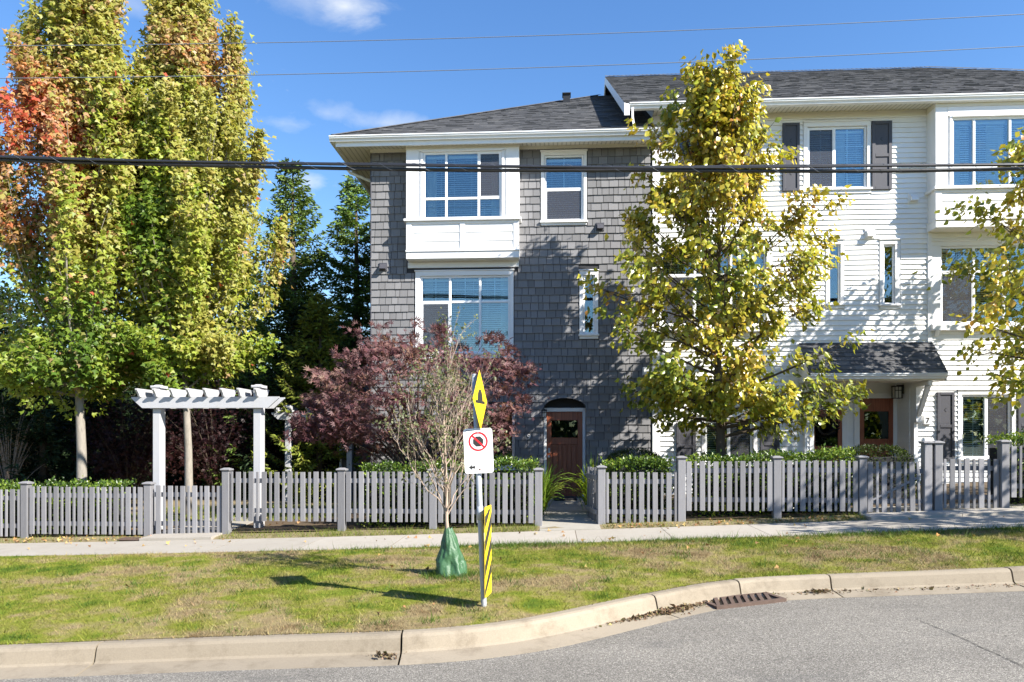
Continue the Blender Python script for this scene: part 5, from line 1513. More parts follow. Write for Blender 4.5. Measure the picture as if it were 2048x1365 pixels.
# ================================================================== PLANTS
def unit(v): return v / np.maximum(np.linalg.norm(v, axis=-1, keepdims=True), 1e-9)
def leaf_mesh(P, D, S, C, kind='ovate', wid=.7, fold=.12, curl=.15, face=None):
    """leaves as small folded faces; P base, D axis, S size, C colour"""
    n = len(P); D = unit(D)
    R = RNG.normal(size=(n, 3))
    if face is not None: R = R * .6 + face          # blades turned roughly outwards
    B = unit(np.cross(D, R)); Nn = np.cross(D, B)
    s = S[:, None]
    f = fold * RNG.uniform(.2, 1.6, (n, 1)); cu = curl * RNG.uniform(-.3, 1.6, (n, 1))
    if kind == 'two':
        V = np.stack([P, P + s * (.45 * D + .5 * wid * B + f * Nn), P + s * (D - cu * Nn), P + s * (.45 * D - .5 * wid * B + f * Nn)], 1)
        F = np.array([[0, 1, 2], [0, 2, 3]])
    elif kind == 'ovate':
        V = np.stack([P, P + s * (.38 * D + .5 * wid * B + f * Nn), P + s * (.38 * D - .5 * wid * B + f * Nn), P + s * (.5 * D), P + s * (D - cu * Nn),
                      P + s * (.72 * D + .3 * wid * B + (f - cu * .5) * Nn), P + s * (.72 * D - .3 * wid * B + (f - cu * .5) * Nn)], 1)
        F = np.array([[0, 1, 3], [0, 3, 2], [1, 5, 3], [3, 6, 2], [3, 5, 4], [3, 4, 6]])
    elif kind == 'maple':
        V = np.stack([P, P + s * (.30 * D + .55 * wid * B + f * Nn), P + s * (.52 * D + .17 * wid * B), P + s * (D - cu * Nn), P + s * (.52 * D - .17 * wid * B), P + s * (.30 * D - .55 * wid * B + f * Nn)], 1)
        F = np.array([[0, 1, 2], [0, 2, 3], [0, 3, 4], [0, 4, 5]])
    elif kind == 'star':
        vs = [P]; F = []
        for k, (a, l) in enumerate(((-1.25, .62), (-.62, .88), (0, 1.0), (.62, .88), (1.25, .62))):
            ca, sa = math.cos(a), math.sin(a)
            d = ca * D + sa * B; b2 = -sa * D + ca * B
            vs += [P + s * (l * .42 * d + .085 * b2), P + s * (l * d - cu * Nn), P + s * (l * .42 * d - .085 * b2)]
            F.append([0, 1 + 3 * k, 2 + 3 * k]); F.append([0, 2 + 3 * k, 3 + 3 * k])
        V = np.stack(vs, 1); F = np.array(F)
    k = V.shape[1]
    Fa = (np.arange(n)[:, None, None] * k + F[None]).reshape(-1, 3)
    return V.reshape(-1, 3), Fa, np.repeat(C, len(F), 0)
def palette(t, stops):
    """t in 0..1 -> colour along stops"""
    xs = [a for a, _ in stops]; cs = np.array([c for _, c in stops])
    return np.stack([np.interp(t, xs, cs[:, i]) for i in range(3)], 1)
def jitter(C, a=.18):
    return np.clip(C * RNG.uniform(1 - a, 1 + a, (len(C), 1)) * RNG.uniform(1 - a * .4, 1 + a * .4, C.shape), 0, 1)
def n3(P, s, seed):
    x, y, z = P[:, 0] * s, P[:, 1] * s, P[:, 2] * s
    return (np.sin(x + 1.7 * np.sin(z * .8 + seed)) + np.sin(z * 1.1 + 1.3 * np.sin(y + 2.1 * seed)) + np.sin(y * 1.2 + x * .7 + 3 * seed)) / 3

def bezier(p0, p1, p2, n=8):
    t = np.linspace(0, 1, n)[:, None]
    return (1 - t) ** 2 * np.array(p0) + 2 * (1 - t) * t * np.array(p1) + t ** 2 * np.array(p2)

def maple(name, label, x, y, zg, r0, lean, h0, ztop, env, nl, per, size, colfun, trunkmat, kind='maple', rise=(2.4, 4.2), start=.16, spread=.24, hang=.6, cat='tree', group=None, transl=None, limbs_low=.0, spires=(), twigs=True, wid=.95, pw=1.7, leafm='leaf', reach=(.62, 1.08), flat=False, taper=.45, skirt=0, wpow=1.0, outer=.85, clump=.62, csz=.38, seed=1):
    global RNG
    RNG = np.random.default_rng(seed)
    """tree with steep limbs; env rows (z, left radius, right radius, front/back radius)"""
    T = thing(name, (x, y, zg), label, cat, group)
    E = np.array(env)
    q = MB(); tz = np.linspace(zg - .1, ztop * .82, 14); rr = [r0 * (1 - .93 * ((a - zg) / (ztop * .85 - zg)) ** .85) if a > zg else r0 * 1.25 for a in tz]
    ax_ = lambda z: (x + lean * (z - zg) + .03 * math.sin(z * 1.3), y + .03 * math.cos(z * 1.1))
    q.tube([(*ax_(a), a) for a in tz], [max(.012, r) for r in rr], 12); q.build('trunk', M[trunkmat], T, smooth=True)
    lim = MB(); P, D, Tt, OUT = [], [], [], []
    ga_ = 2.39996
    hh_ = RNG.uniform(h0, ztop * .88, nl * 6); ww_ = np.interp(hh_ + .3 * (rise[0] + rise[1]) / 2, E[:, 0], E[:, 1] + E[:, 2]) ** wpow
    hs = list(np.sort(RNG.choice(hh_, nl, replace=False, p=ww_ / ww_.sum()))) + list(RNG.uniform(h0, h0 + 1.0, skirt))
    for i, h in enumerate(hs):
        a = i * ga_ + RNG.uniform(-.4, .4)
        fr_ = (h - h0) / (ztop - h0)
        zt = min(h + RNG.uniform(*rise) * ((.3 + .9 * min(1, fr_ * 2.2)) if flat else (1 - .45 * fr_)), ztop - RNG.uniform(0, 1.1))
        if i >= nl: zt = h + RNG.uniform(.05, .7)
        ca, sa = math.cos(a), math.sin(a)
        rl = np.interp(zt, E[:, 0], E[:, 1 if ca < 0 else 2]); rf = np.interp(zt, E[:, 0], E[:, 3])
        R = 1 / math.sqrt((ca / max(rl, .05)) ** 2 + (sa / max(rf, .05)) ** 2) * RNG.uniform(*reach)
        t = np.linspace(0, 1, 9)
        rad = R * (1 - (1 - t) ** pw); zz = h + (zt - h) * t ** 1.12
        wob = RNG.uniform(-.08, .08, 2)
        px_ = ax_(h)[0] + rad * ca + wob[0] * np.sin(t * 5); py_ = ax_(h)[1] + rad * sa + wob[1] * np.sin(t * 4 + 1)
        pts_ = np.stack([px_, py_, zz], 1); tr = np.interp(h, tz, rr)
        lim.tube(pts_.tolist(), [max(.006, tr * .42 * (1 - .86 * k)) for k in t], 6)
        n = int(per * RNG.uniform(.75, 1.25) * (.4 + .6 * min(1, math.hypot(zt - h, R) / 2.4)))
        st = start + (.0)
        ts = st + (1.02 - st) * RNG.random(n) ** outer
        base = np.stack([np.interp(ts, t, pts_[:, k]) for k in range(3)], 1)
        sp_ = spread * (1 - taper * ts)[:, None] * np.array([[1, 1, .9]])
        # clumps along the limb
        nc = max(5, n // 26); cen = RNG.normal(size=(nc, 3)) * .9; ids = RNG.integers(0, nc, n)
        ts_c = st + (1.02 - st) * RNG.random(nc) ** outer; basec = np.stack([np.interp(ts_c, t, pts_[:, k]) for k in range(3)], 1)
        mixm = RNG.random(n) < clump
        pos = base + RNG.normal(size=(n, 3)) * sp_
        posc = basec[ids] + cen[ids] * spread * (1 - taper * ts_c[ids])[:, None] + RNG.normal(size=(n, 3)) * spread * csz
        pos = np.where(mixm[:, None], posc, pos)
        Tt.append(np.full(n, RNG.normal()))
        P.append(pos); out = np.stack([np.full(n, ca), np.full(n, sa), np.zeros(n)], 1)
        OUT.append(out); D.append(out * .45 + RNG.normal(size=(n, 3)) * .5 + np.array([0, 0, -hang]))
        if twigs:
            for k in range(5):
                j = RNG.integers(0, n); tt = max(.1, ts[j] - .12); b0 = [np.interp(tt, t, pts_[:, m_]) for m_ in range(3)]
                lim.tube([b0, ((np.array(b0) + pos[j]) / 2 + [0, 0, .04]).tolist(), pos[j].tolist()], [.008, .006, .004], 4, cap=False)
    lim.build('limbs', M[trunkmat], T, smooth=True, kind='stuff')
    P, D, Tt, OUT = np.concatenate(P), np.concatenate(D), np.concatenate(Tt), np.concatenate(OUT)
    S = size * RNG.uniform(.6, 1.25, len(P))
    V, F, C = leaf_mesh(P, D, S, colfun(P, Tt), kind, wid, face=OUT + np.array([.35, -.5, .35]))
    np_mesh('crown', V, F, M[leafm], T, C)
    return T

GREEN, LIME, OLIVE, GOLD, ORANGE, RED, PINK = (.095, .165, .022), (.31, .37, .045), (.37, .34, .09), (.46, .36, .10), (.50, .27, .10), (.45, .09, .05), (.46, .26, .17)
xA, YAx = pt(160, 900, 15.4).x, 15.4
def colA(P, T_):
    u = (P[:, 0] - xA); z = P[:, 2]
    base = .31 + .11 * T_ + .06 * (z - 3.0) + .24 * n3(P, 1.4, 1.0) + .08 * RNG.normal(size=len(P))
    red = np.exp(-(((u + .25) / 1.15) ** 2 + ((z - 7.7) / 2.3) ** 2)) * 1.0 + .35 * n3(P, 2.3, 4.0) * (z > 5)
    t = np.clip(base, 0, .55)
    C = palette(t, [(0, GREEN), (.22, (.16, .24, .03)), (.42, LIME), (.6, OLIVE), (.75, GOLD)])
    k = np.clip(red - .25 + .25 * RNG.normal(size=len(P)), 0, 1)
    Cr = palette(np.clip(k + .15 * RNG.normal(size=len(P)), 0, 1), [(0, GOLD), (.4, PINK), (.7, ORANGE), (1, RED)])
    m = np.clip(k * 2.0, 0, 1)[:, None]
    C = C * (1 - m) + Cr * m
    pop = RNG.random(len(P)) < .004
    C[pop] = RED
    return jitter(C)
maple('maple_tree', 'tallest maple at the left with orange and red patches in its upper crown', xA, YAx, zyard(xA, 15.4), .118, .004, 2.5, 12.4,
      [(2.3, .7, .8, .6), (2.7, 1.5, 1.3, 1.1), (3.6, 2.3, 1.5, 1.5), (4.7, 2.75, 1.55, 1.75), (6.8, 2.75, 1.5, 1.7), (8.4, 2.4, 1.6, 1.5), (9.5, 1.75, 1.5, 1.2), (10.4, 1.1, 1.1, .8), (11.1, .7, 1.0, .6), (12.4, .3, .6, .2)],
      100, 760, .118, colA, 'bark', rise=(2.4, 5.2), taper=.84, spread=.27, skirt=16, start=.1, wpow=1.3, outer=.75)
xB, YBx = pt(375, 900, 16.0).x, 16.0
def colB(P, T_):
    u = (P[:, 0] - xB); z = P[:, 2]
    base = .29 + .11 * T_ + .05 * (z - 3.0) + .22 * n3(P, 1.5, 2.0) + .08 * RNG.normal(size=len(P))
    C = palette(np.clip(base, 0, .56), [(0, GREEN), (.2, (.15, .23, .026)), (.42, LIME), (.6, OLIVE), (.75, GOLD)])
    k = np.clip(np.exp(-(((u - .3) / .8) ** 2 + ((z - 10.2) / 1.0) ** 2)) * .8 + np.exp(-(((u - 2.1) / .4) ** 2 + ((z - 5.6) / 1.2) ** 2)) * .9 + .3 * n3(P, 2.6, 7.0) - .25 + .2 * RNG.normal(size=len(P)), 0, 1)
    m = np.clip(k * 1.6, 0, 1)[:, None]
    C = C * (1 - m) + palette(k, [(0, GOLD), (.4, PINK), (.7, ORANGE), (1, RED)]) * m
    pop = RNG.random(len(P)) < .003
    C[pop] = RED
    return jitter(C)
maple('maple_tree', 'green and olive maple behind the tall white arbour, right of the orange maple', xB, YBx, zyard(xB, 16), .098, -.006, 2.7, 12.3,
      [(2.6, .5, .6, .5), (3.0, 1.0, 1.2, .9), (3.7, 1.3, 1.75, 1.3), (4.8, 1.5, 2.5, 1.6), (6.4, 1.4, 2.45, 1.6), (7.7, 1.4, 2.15, 1.5), (8.6, 1.35, 1.85, 1.3), (9.7, 1.15, 1.5, 1.0), (10.7, .85, 1.2, .7), (11.4, .65, .7, .5), (12.3, .45, .2, .2)],
      88, 760, .118, colB, 'bark', rise=(2.4, 5.2), taper=.84, spread=.27, skirt=18, start=.1, wpow=1.3, outer=.75)

# yellow-green street tree in front of the white house, and its neighbour at the right edge
def ycol(seed):
    def f(P, T_):
        base = .46 + .07 * T_ + .30 * n3(P, 1.9, seed) + .15 * RNG.normal(size=len(P)) + .035 * (P[:, 2] - 4.5)
        C = palette(np.clip(base, 0, 1), [(0, (.09, .13, .018)), (.28, (.21, .24, .025)), (.5, (.36, .34, .035)), (.72, (.45, .37, .04)), (.88, (.46, .31, .05)), (1, (.40, .21, .06))])
        return jitter(C, .22)
    return f
xY, YY = pt(1440, 880, 14.95).x, 14.95
maple('linden_tree', 'full yellow-green street tree standing in front of the white house', xY, YY, zyard(xY, YY), .115, -.008, 1.62, 9.5,
      [(1.5, 1.5, 1.5, 1.0), (1.9, 1.9, 2.3, 1.3), (2.6, 2.15, 3.0, 1.4), (3.4, 2.25, 2.7, 1.4), (4.3, 2.4, 2.55, 1.4), (5.2, 2.6, 2.6, 1.4), (6.2, 2.65, 2.45, 1.3), (7.0, 2.1, 2.0, 1.1), (7.8, 1.85, 1.2, .9), (8.4, 1.0, .65, .6), (9.1, .45, .4, .35), (9.9, .14, .12, .12)],
      116, 190, .13, ycol(3.0), 'darkbark', kind='ovate', rise=(.9, 2.3), flat=True, reach=(.6, 1.1), start=.25, spread=.18, taper=.25, wpow=1.6, outer=.6, skirt=14, clump=.88, csz=.5, seed=4, hang=.85, wid=.72, pw=1.25, leafm='gloss_leaf', group='yellow-green street trees')
xZ = pt(2135, 880, 14.9).x
maple('linden_tree', 'yellow-green street tree cut off by the right edge of the photo', xZ, 14.9, zyard(xZ, 14.9), .105, .0, 2.3, 8.3,
      [(2.2, 1.0, 1.1, .9), (3.0, 1.9, 2.0, 1.5), (4.0, 2.1, 2.2, 1.6), (5.0, 2.35, 2.3, 1.6), (6.0, 2.25, 2.2, 1.5), (7.0, 1.75, 1.6, 1.2), (7.8, .9, .9, .7), (8.3, .2, .2, .2)],
      44, 135, .14, ycol(5.0), 'darkbark', kind='ovate', rise=(.5, 1.7), flat=True, start=.3, taper=.3, wpow=1.6, outer=.55, clump=.85, csz=.5, seed=6, spread=.25, hang=.85, wid=.72, pw=1.25, leafm='gloss_leaf', group='yellow-green street trees')
# boulevard tree out of the frame whose shade lies on the sidewalk at the right
maple('street_tree', 'street tree just outside the right edge, shading the sidewalk and lawn', 10.6, 9.6, zs(10.6) - .05, .10, 0, 1.9, 6.6,
      [(1.8, 1.0, 1.0, .9), (2.8, 2.0, 1.9, 1.6), (4.2, 2.1, 2.1, 1.7), (5.5, 1.5, 1.5, 1.2), (6.6, .2, .2, .2)], 26, 150, .15, ycol(9.0), 'darkbark', kind='two', rise=(.8, 1.8), spread=.28, pw=1.3, twigs=False)

# conifers
def spruce(label, x, y, zg, h, rb, col, name='spruce_tree', cat='conifer', dens=1.0, group='dark conifers behind the garden', droop=.28, zbot=.35):
    T = thing(name, (x, y, zg), label, cat, group)
    q = MB(); q.tube([(x, y, zg - .1), (x + .03, y, zg + h * .5), (x, y, zg + h)], [.02 * h + .03, .012 * h + .01, .008], 8); q.build('trunk', M['darkbark'], T, smooth=True)
    P, D, S = [], [], []; lim = MB()
    z = zbot
    while z < h - .12:
        f = 1 - z / h
        nb = max(4, int((5 + 3 * f) * dens))
        for _ in range(nb):
            a = RNG.uniform(0, 2 * math.pi); L = rb * f ** .82 * RNG.uniform(.7, 1.1) + .08
            up0 = .75 - 1.0 * f
            t = np.linspace(0, 1, 6)
            rr = L * t; zz = zg + z + RNG.uniform(-.12, .12) + L * (up0 * .55 * t - droop * np.sin(t * math.pi) * f + .20 * t ** 3)
            br = np.stack([x + rr * math.cos(a), y + rr * math.sin(a), zz], 1)
            lim.tube(br.tolist(), [max(.004, .012 * L * (1 - k)) for k in t], 4, cap=False)
            m_ = max(4, int(L * 12))
            ts = np.concatenate([np.linspace(.12, 1, m_)] * 2); sd = np.concatenate([np.ones(m_), -np.ones(m_)])
            b0 = np.stack([np.interp(ts, t, br[:, k]) for k in range(3)], 1)
            fw_ = np.array([math.cos(a), math.sin(a), 0]); sd_v = np.array([-math.sin(a), math.cos(a), 0])
            tl_ = (.12 + .34 * L * .45 * (1 - ts)) * RNG.uniform(.6, 1.2, len(ts))
            dv = unit(fw_[None] * .75 + sd_v[None] * (sd * .8)[:, None] + np.stack([np.zeros(len(ts)), np.zeros(len(ts)), RNG.uniform(-.45, .1, len(ts))], 1))
            for k in (0, .33, .66, 1.0):
                nn = len(ts)
                P.append(b0 + dv * (tl_ * k)[:, None]); D.append(dv + RNG.normal(size=(nn, 3)) * .38); S.append(np.full(nn, .15) * RNG.uniform(.7, 1.3, nn))
        z += .17 + .11 * f
    P, D, S = np.concatenate(P), np.concatenate(D), np.concatenate(S)
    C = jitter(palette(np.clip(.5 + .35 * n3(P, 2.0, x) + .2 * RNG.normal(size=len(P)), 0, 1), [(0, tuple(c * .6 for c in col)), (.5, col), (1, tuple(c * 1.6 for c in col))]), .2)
    V, F, C = leaf_mesh(P, D, S, C, 'two', .34)
    lim.build('limbs', M['darkbark'], T, kind='stuff')
    np_mesh('crown', V, F, M['needle'], T, C)
def at(px, Y): return pt(px, 880, Y).x
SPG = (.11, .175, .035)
for px, Y, pyt, rb, col, lb in ((712, 23.0, 352, 2.6, SPG, 'tall spruce rising right beside the grey house corner'),
                                (585, 21.5, 318, 2.3, (.12, .18, .035), 'spruce whose tip shows right of the green maple'),
                                (640, 19.5, 585, 1.7, (.17, .20, .03), 'low yellow-green conifer in front of the two spruces')):
    p = pt(px, pyt, Y); g = zyard(p.x, Y); spruce(lb, p.x, Y, g, p.z - g, rb, col)
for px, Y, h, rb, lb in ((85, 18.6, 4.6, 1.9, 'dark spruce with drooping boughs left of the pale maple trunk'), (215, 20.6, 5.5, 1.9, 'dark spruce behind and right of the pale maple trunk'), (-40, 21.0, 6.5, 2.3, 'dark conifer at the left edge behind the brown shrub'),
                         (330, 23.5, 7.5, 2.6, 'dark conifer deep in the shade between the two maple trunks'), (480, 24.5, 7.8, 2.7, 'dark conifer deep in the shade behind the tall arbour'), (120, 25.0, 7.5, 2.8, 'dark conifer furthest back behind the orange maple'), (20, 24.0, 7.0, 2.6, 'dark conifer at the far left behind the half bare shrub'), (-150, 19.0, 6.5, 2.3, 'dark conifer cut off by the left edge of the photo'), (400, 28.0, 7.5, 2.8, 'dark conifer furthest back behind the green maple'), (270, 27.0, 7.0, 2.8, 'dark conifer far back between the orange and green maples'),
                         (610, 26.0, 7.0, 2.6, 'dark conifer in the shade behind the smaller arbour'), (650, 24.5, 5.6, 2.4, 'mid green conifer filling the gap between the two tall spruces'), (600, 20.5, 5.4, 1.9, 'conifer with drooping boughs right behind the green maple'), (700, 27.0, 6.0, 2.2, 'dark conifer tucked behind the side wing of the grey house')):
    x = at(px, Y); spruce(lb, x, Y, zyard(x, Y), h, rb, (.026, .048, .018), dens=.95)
# conifer over the road, only mirrored in the big window
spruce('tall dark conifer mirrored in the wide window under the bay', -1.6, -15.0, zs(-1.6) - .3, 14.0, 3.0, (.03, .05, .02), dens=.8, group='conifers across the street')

# wood on the other side of the street: reads as one mass, mirrored in the panes
n = 9000; X = RNG.uniform(-60, 60, n); hh = 6.5 + 2.5 * np.sin(X * .21) + 1.6 * np.sin(X * .63 + 1); P = np.stack([X, -34 + RNG.normal(size=n) * 2.2, np.vectorize(zs)(X) - .4 + hh * RNG.random(n) ** .8], 1)
V, F, C = leaf_mesh(P, RNG.normal(size=(n, 3)), RNG.uniform(.7, 1.5, n), jitter(palette(RNG.random(n), [(0, (.03, .05, .015)), (.7, (.07, .10, .025)), (1, (.16, .15, .04))])), 'two', .7)
np_mesh('far_wood', V, F, M['leaf'], None, C, kind='stuff')

n = 9000; X = RNG.uniform(-75, -9, n); hh = 6.0 + 1.6 * np.sin(X * .33) + 1.1 * np.sin(X * .9 + 1); P = np.stack([X, 44 + RNG.normal(size=n) * 2.2, np.vectorize(zs)(X) + hh * RNG.random(n) ** .8], 1)
V, F, C = leaf_mesh(P, RNG.normal(size=(n, 3)), RNG.uniform(.6, 1.3, n), jitter(palette(RNG.random(n), [(0, (.025, .045, .015)), (.7, (.05, .08, .022)), (1, (.12, .12, .035))])), 'two', .7)
np_mesh('far_wood', V, F, M['leaf'], None, C, kind='stuff')

def shrub(name, label, cat, x, y, zg, rx, ry, h, n, size, colf, kind='two', wid=.5, mat='leaf', twigm='darkbark', nl=26, hang=.5, group=None, zmin=.25, ns=.15):
    T = thing(name, (x, y, zg), label, cat, group)
    lim = MB(); P, D = [], []
    for i in range(nl):
        a = i * 2.39996; r = math.sqrt(RNG.uniform(.02, 1)); zt = zg + h * (zmin + (1 - zmin) * RNG.uniform(.25, 1) * math.sqrt(max(.05, 1 - (r * .9) ** 2)))
        tip = np.array([x + rx * r * math.cos(a), y + ry * r * math.sin(a), zt])
        br = bezier((x, y, zg), (x + rx * r * .35 * math.cos(a), y + ry * r * .35 * math.sin(a), zg + (zt - zg) * .75), tip)
        lim.tube(br.tolist(), [.02 * (1 - .8 * k / 7) for k in range(8)], 5, cap=False)
        m_ = n // nl; ts = RNG.uniform(.35, 1.05, m_)
        b0 = np.stack([np.interp(ts, np.linspace(0, 1, 8), br[:, k]) for k in range(3)], 1)
        P.append(b0 + RNG.normal(size=(m_, 3)) * np.array([rx * ns, ry * ns, h * ns * .6])); D.append(RNG.normal(size=(m_, 3)) + np.array([math.cos(a) * .5, math.sin(a) * .5, -hang]))
    P, D = np.concatenate(P), np.concatenate(D)
    V, F, C = leaf_mesh(P, D, size * RNG.uniform(.6, 1.3, len(P)), colf(P), kind, wid)
    lim.build('limbs', M[twigm], T, kind='stuff'); np_mesh('crown', V, F, M[mat], T, C)
    return T
purple = lambda P: jitter(palette(np.clip(.5 + .4 * n3(P, 2.2, 3.3) + .2 * RNG.normal(size=len(P)), 0, 1), [(0, (.018, .008, .010)), (.5, (.035, .013, .016)), (1, (.075, .028, .026))]), .2)
for px, Y, rx, h, lb in ((255, 18.6, 1.6, 3.3, 'dark purple shrub in the shade left of the tall arbour'), (430, 20.0, 1.9, 3.5, 'dark purple shrub framed by the posts of the tall arbour'), (560, 21.0, 1.5, 3.4, 'dark purple shrub behind the post of the smaller arbour')):
    x = at(px, Y); shrub('purple_shrub', lb, 'shrub', x, Y, zyard(x, Y), rx, 1.3, h, 4200, .10, purple, 'star', group='dark purple shrubs in the shade', nl=30)
x = at(18, 17.8)
shrub('dry_shrub', 'half bare brownish shrub at the left edge beside the dark spruce', 'shrub', x, 17.8, zyard(x, 17.8), .9, .8, 3.0, 1500, .06, lambda P: jitter(palette(RNG.random(len(P)), [(0, (.10, .09, .04)), (.6, (.19, .15, .08)), (1, (.26, .17, .10))])), 'two', twigm='twig', nl=46)

# Japanese maple: layered clumps of star leaves
xJ, YJ = pt(835, 900, 15.2).x, 15.2; zJ = zyard(xJ, 15.2)
JM = thing('japanese_maple', (xJ, YJ, zJ), 'spreading Japanese maple with dusky red leaves in front of the grey house', 'tree')
lim = MB(); P, D, Cc = [], [], []
jz = lambda py: CAM_Z + (YH - py) / FPX * 15.35
jx = lambda px: pt(px, 900, YJ).x
cl = [(625, 862, .1), (655, 850, -.3), (650, 820, .3), (672, 785, .2), (700, 740, .3), (735, 705, .2), (745, 760, -.4), (705, 830, -.6), (690, 865, .4), (770, 700, -.3), (790, 740, -.8), (765, 800, -.8), (740, 860, -.5),
      (790, 870, .2), (830, 700, .4), (850, 740, -.7), (820, 800, -1.1), (870, 690, .5), (905, 720, -.5), (900, 780, -1.0), (850, 850, -.9), (945, 715, .3), (975, 740, -.4), (1000, 725, .3), (1012, 760, .2), (985, 780, -.5), (1005, 820, .1),
      (955, 820, -.8), (975, 860, .0), (920, 850, -.7), (760, 690, .4), (800, 690, .1), (1022, 735, .4), (760, 900, .5), (830, 905, .3), (905, 905, .4), (960, 890, .5), (990, 850, .4), (700, 790, -.2), (730, 830, .3), (880, 850, .4), (940, 780, .4), (870, 800, .6), (800, 830, .6)]
for (px, py, dy) in cl:
    c = np.array([jx(px), YJ + dy, jz(py)])
    br = bezier((xJ, YJ, zJ + .5), (xJ + (c[0] - xJ) * .45, YJ + dy * .4, max(zJ + 1.0, c[2] * .9)), c, 9)
    lim.tube([(xJ, YJ, zJ + .3)] + br.tolist(), [.04] + [.032 * (1 - .82 * k / 8) for k in range(9)], 6, cap=False)
    n = int(RNG.uniform(60, 210) * (.7 if px > 900 else 1)); o = RNG.normal(size=(n, 3)) * np.array([.25, .25, .11])
    o[:, 2] -= .25 * (o[:, 0] ** 2 + o[:, 1] ** 2)
    P.append(c + o); D.append(o * np.array([2.2, 2.2, 0]) + RNG.normal(size=(n, 3)) * .45 + np.array([0, 0, -.75]))
for _ in range(46):                            # sprigs that break the outline
    a = RNG.uniform(0, 2 * math.pi); px_, py_, dy_ = cl[RNG.integers(len(cl))]
    c = np.array([jx(px_), YJ + dy_, jz(py_)]); d = c - np.array([xJ, YJ, zJ + 1.3]); d = d / np.linalg.norm(d)
    c2 = c + d * RNG.uniform(.25, .55) + RNG.normal(size=3) * .08; lim.tube([c.tolist(), c2.tolist()], [.006, .003], 4, cap=False)
    n = RNG.integers(14, 40); o = RNG.normal(size=(n, 3)) * np.array([.10, .10, .06]); P.append(c2 + o); D.append(o * 3 + d + RNG.normal(size=(n, 3)) * .4 + np.array([0, 0, -.5]))
P, D = np.concatenate(P), np.concatenate(D)
C = jitter(palette(np.clip(.45 + .3 * n3(P, 2.4, 1.1) + .2 * RNG.normal(size=len(P)), 0, 1), [(0, (.075, .027, .032)), (.45, (.165, .075, .08)), (.75, (.25, .13, .125)), (1, (.30, .19, .14))]), .2)
V, F, C = leaf_mesh(P, D, .125 * RNG.uniform(.6, 1.2, len(P)), C, 'star', 1, curl=.25, face=np.array([[.45, -.7, .5]]))
q = MB(); q.tube([(xJ + .02, YJ, zJ - .1), (xJ, YJ, zJ + .25), (xJ - .02, YJ, zJ + .6)], [.085, .06, .05], 10); q.build('trunk', M['darkbark'], JM, smooth=True)
lim.build('limbs', M['darkbark'], JM, smooth=True, kind='stuff'); np_mesh('crown', V, F, M['leaf'], JM, C)

# sapling with a fan of bare twigs, its foot in a green water bag
sa = on_ground(905, 1150, lambda x, y: float(lawn_z(x, y)))
SP = thing('sapling', sa, 'young sapling with a fan of bare twigs growing out of the green water bag', 'tree')
sxp = lambda px, py, dy=0: pt(px, py, sa.y + dy)
q = MB(); fork = sxp(893, 985)
q.tube([sa, sxp(897, 1090), sxp(893, 1040), fork, sxp(890, 900), sxp(886, 800)], [.030, .026, .023, .02, .012, .006], 8); q.build('trunk', M['twig'], SP, smooth=True)
tw = MB(); P, D = [], []
RNG = np.random.default_rng(23)
def sprig(p, m_, r):
    P.append(p + RNG.normal(size=(m_, 3)) * r); D.append(RNG.normal(size=(m_, 3)) + np.array([0, 0, -.3]))
def fork(b0, d, L, r0, lvl):
    """one twig with a bend, its side twigs and the few leaves left at its end"""
    d = d / np.linalg.norm(d); side = np.cross(d, RNG.normal(size=3)); side /= np.linalg.norm(side)
    tip = b0 + d * L + np.array([0, 0, .10 * L]); ctrl = b0 + d * L * .5 + side * L * RNG.uniform(.05, .16)
    k_ = 8 if lvl == 0 else 5
    br = bezier(b0, ctrl, tip, k_); br[1:] += np.cumsum(RNG.normal(size=(k_ - 1, 3)) * .010 * (1 + (lvl == 0)), 0)
    tw.tube(br.tolist(), [r0 * (1 - .7 * k / (k_ - 1)) for k in range(k_)], 5 if lvl == 0 else 4, cap=False)
    if lvl < 2:
        for _ in range(RNG.integers(5, 9) if lvl == 0 else RNG.integers(2, 4)):
            t = RNG.uniform(.22, .97); j = min(k_ - 2, int(t * (k_ - 1))); q = br[j] + (br[j + 1] - br[j]) * (t * (k_ - 1) - j)
            tg = br[j + 1] - br[j]; tg /= np.linalg.norm(tg); s2 = np.cross(tg, RNG.normal(size=3)); s2 /= np.linalg.norm(s2)
            fork(q, tg + s2 * RNG.uniform(.35, .8) + np.array([0, 0, .15]), L * RNG.uniform(.22, .45), r0 * (.55 - .2 * t), lvl + 1)
    rad = math.hypot(br[-1][0] - sa.x, br[-1][1] - sa.y)
    if RNG.random() < .25 + .75 * min(1, rad / .55): sprig(br[-1], RNG.integers(2, 8), .04)
for i in range(27):
    s0 = i / 26; b0 = np.array(sxp(893 - 6 * s0, 1035 - 190 * s0 ** 1.3)); a = i * 2.4 + RNG.uniform(-.4, .4)
    sp_a = RNG.uniform(.22, .62) * (1.05 - .45 * s0); L = RNG.uniform(.85, 1.65) * (1 - .35 * s0) * (1 - .3 * (sp_a - .3))
    fork(b0, np.array([math.cos(a) * sp_a, math.sin(a) * sp_a, 1 - .4 * sp_a]), L, .009, 0)
P, D = np.concatenate(P), np.concatenate(D)
C = jitter(palette(RNG.random(len(P)), [(0, (.11, .135, .06)), (.6, (.20, .225, .11)), (1, (.30, .28, .15))]), .2)
V, F, C = leaf_mesh(P, D, .043 * RNG.uniform(.6, 1.3, len(P)), C, 'two', .75)
tw.build('twigs', M['twig'], SP, kind='stuff'); np_mesh('crown', V, F, M['leaf'], SP, C)
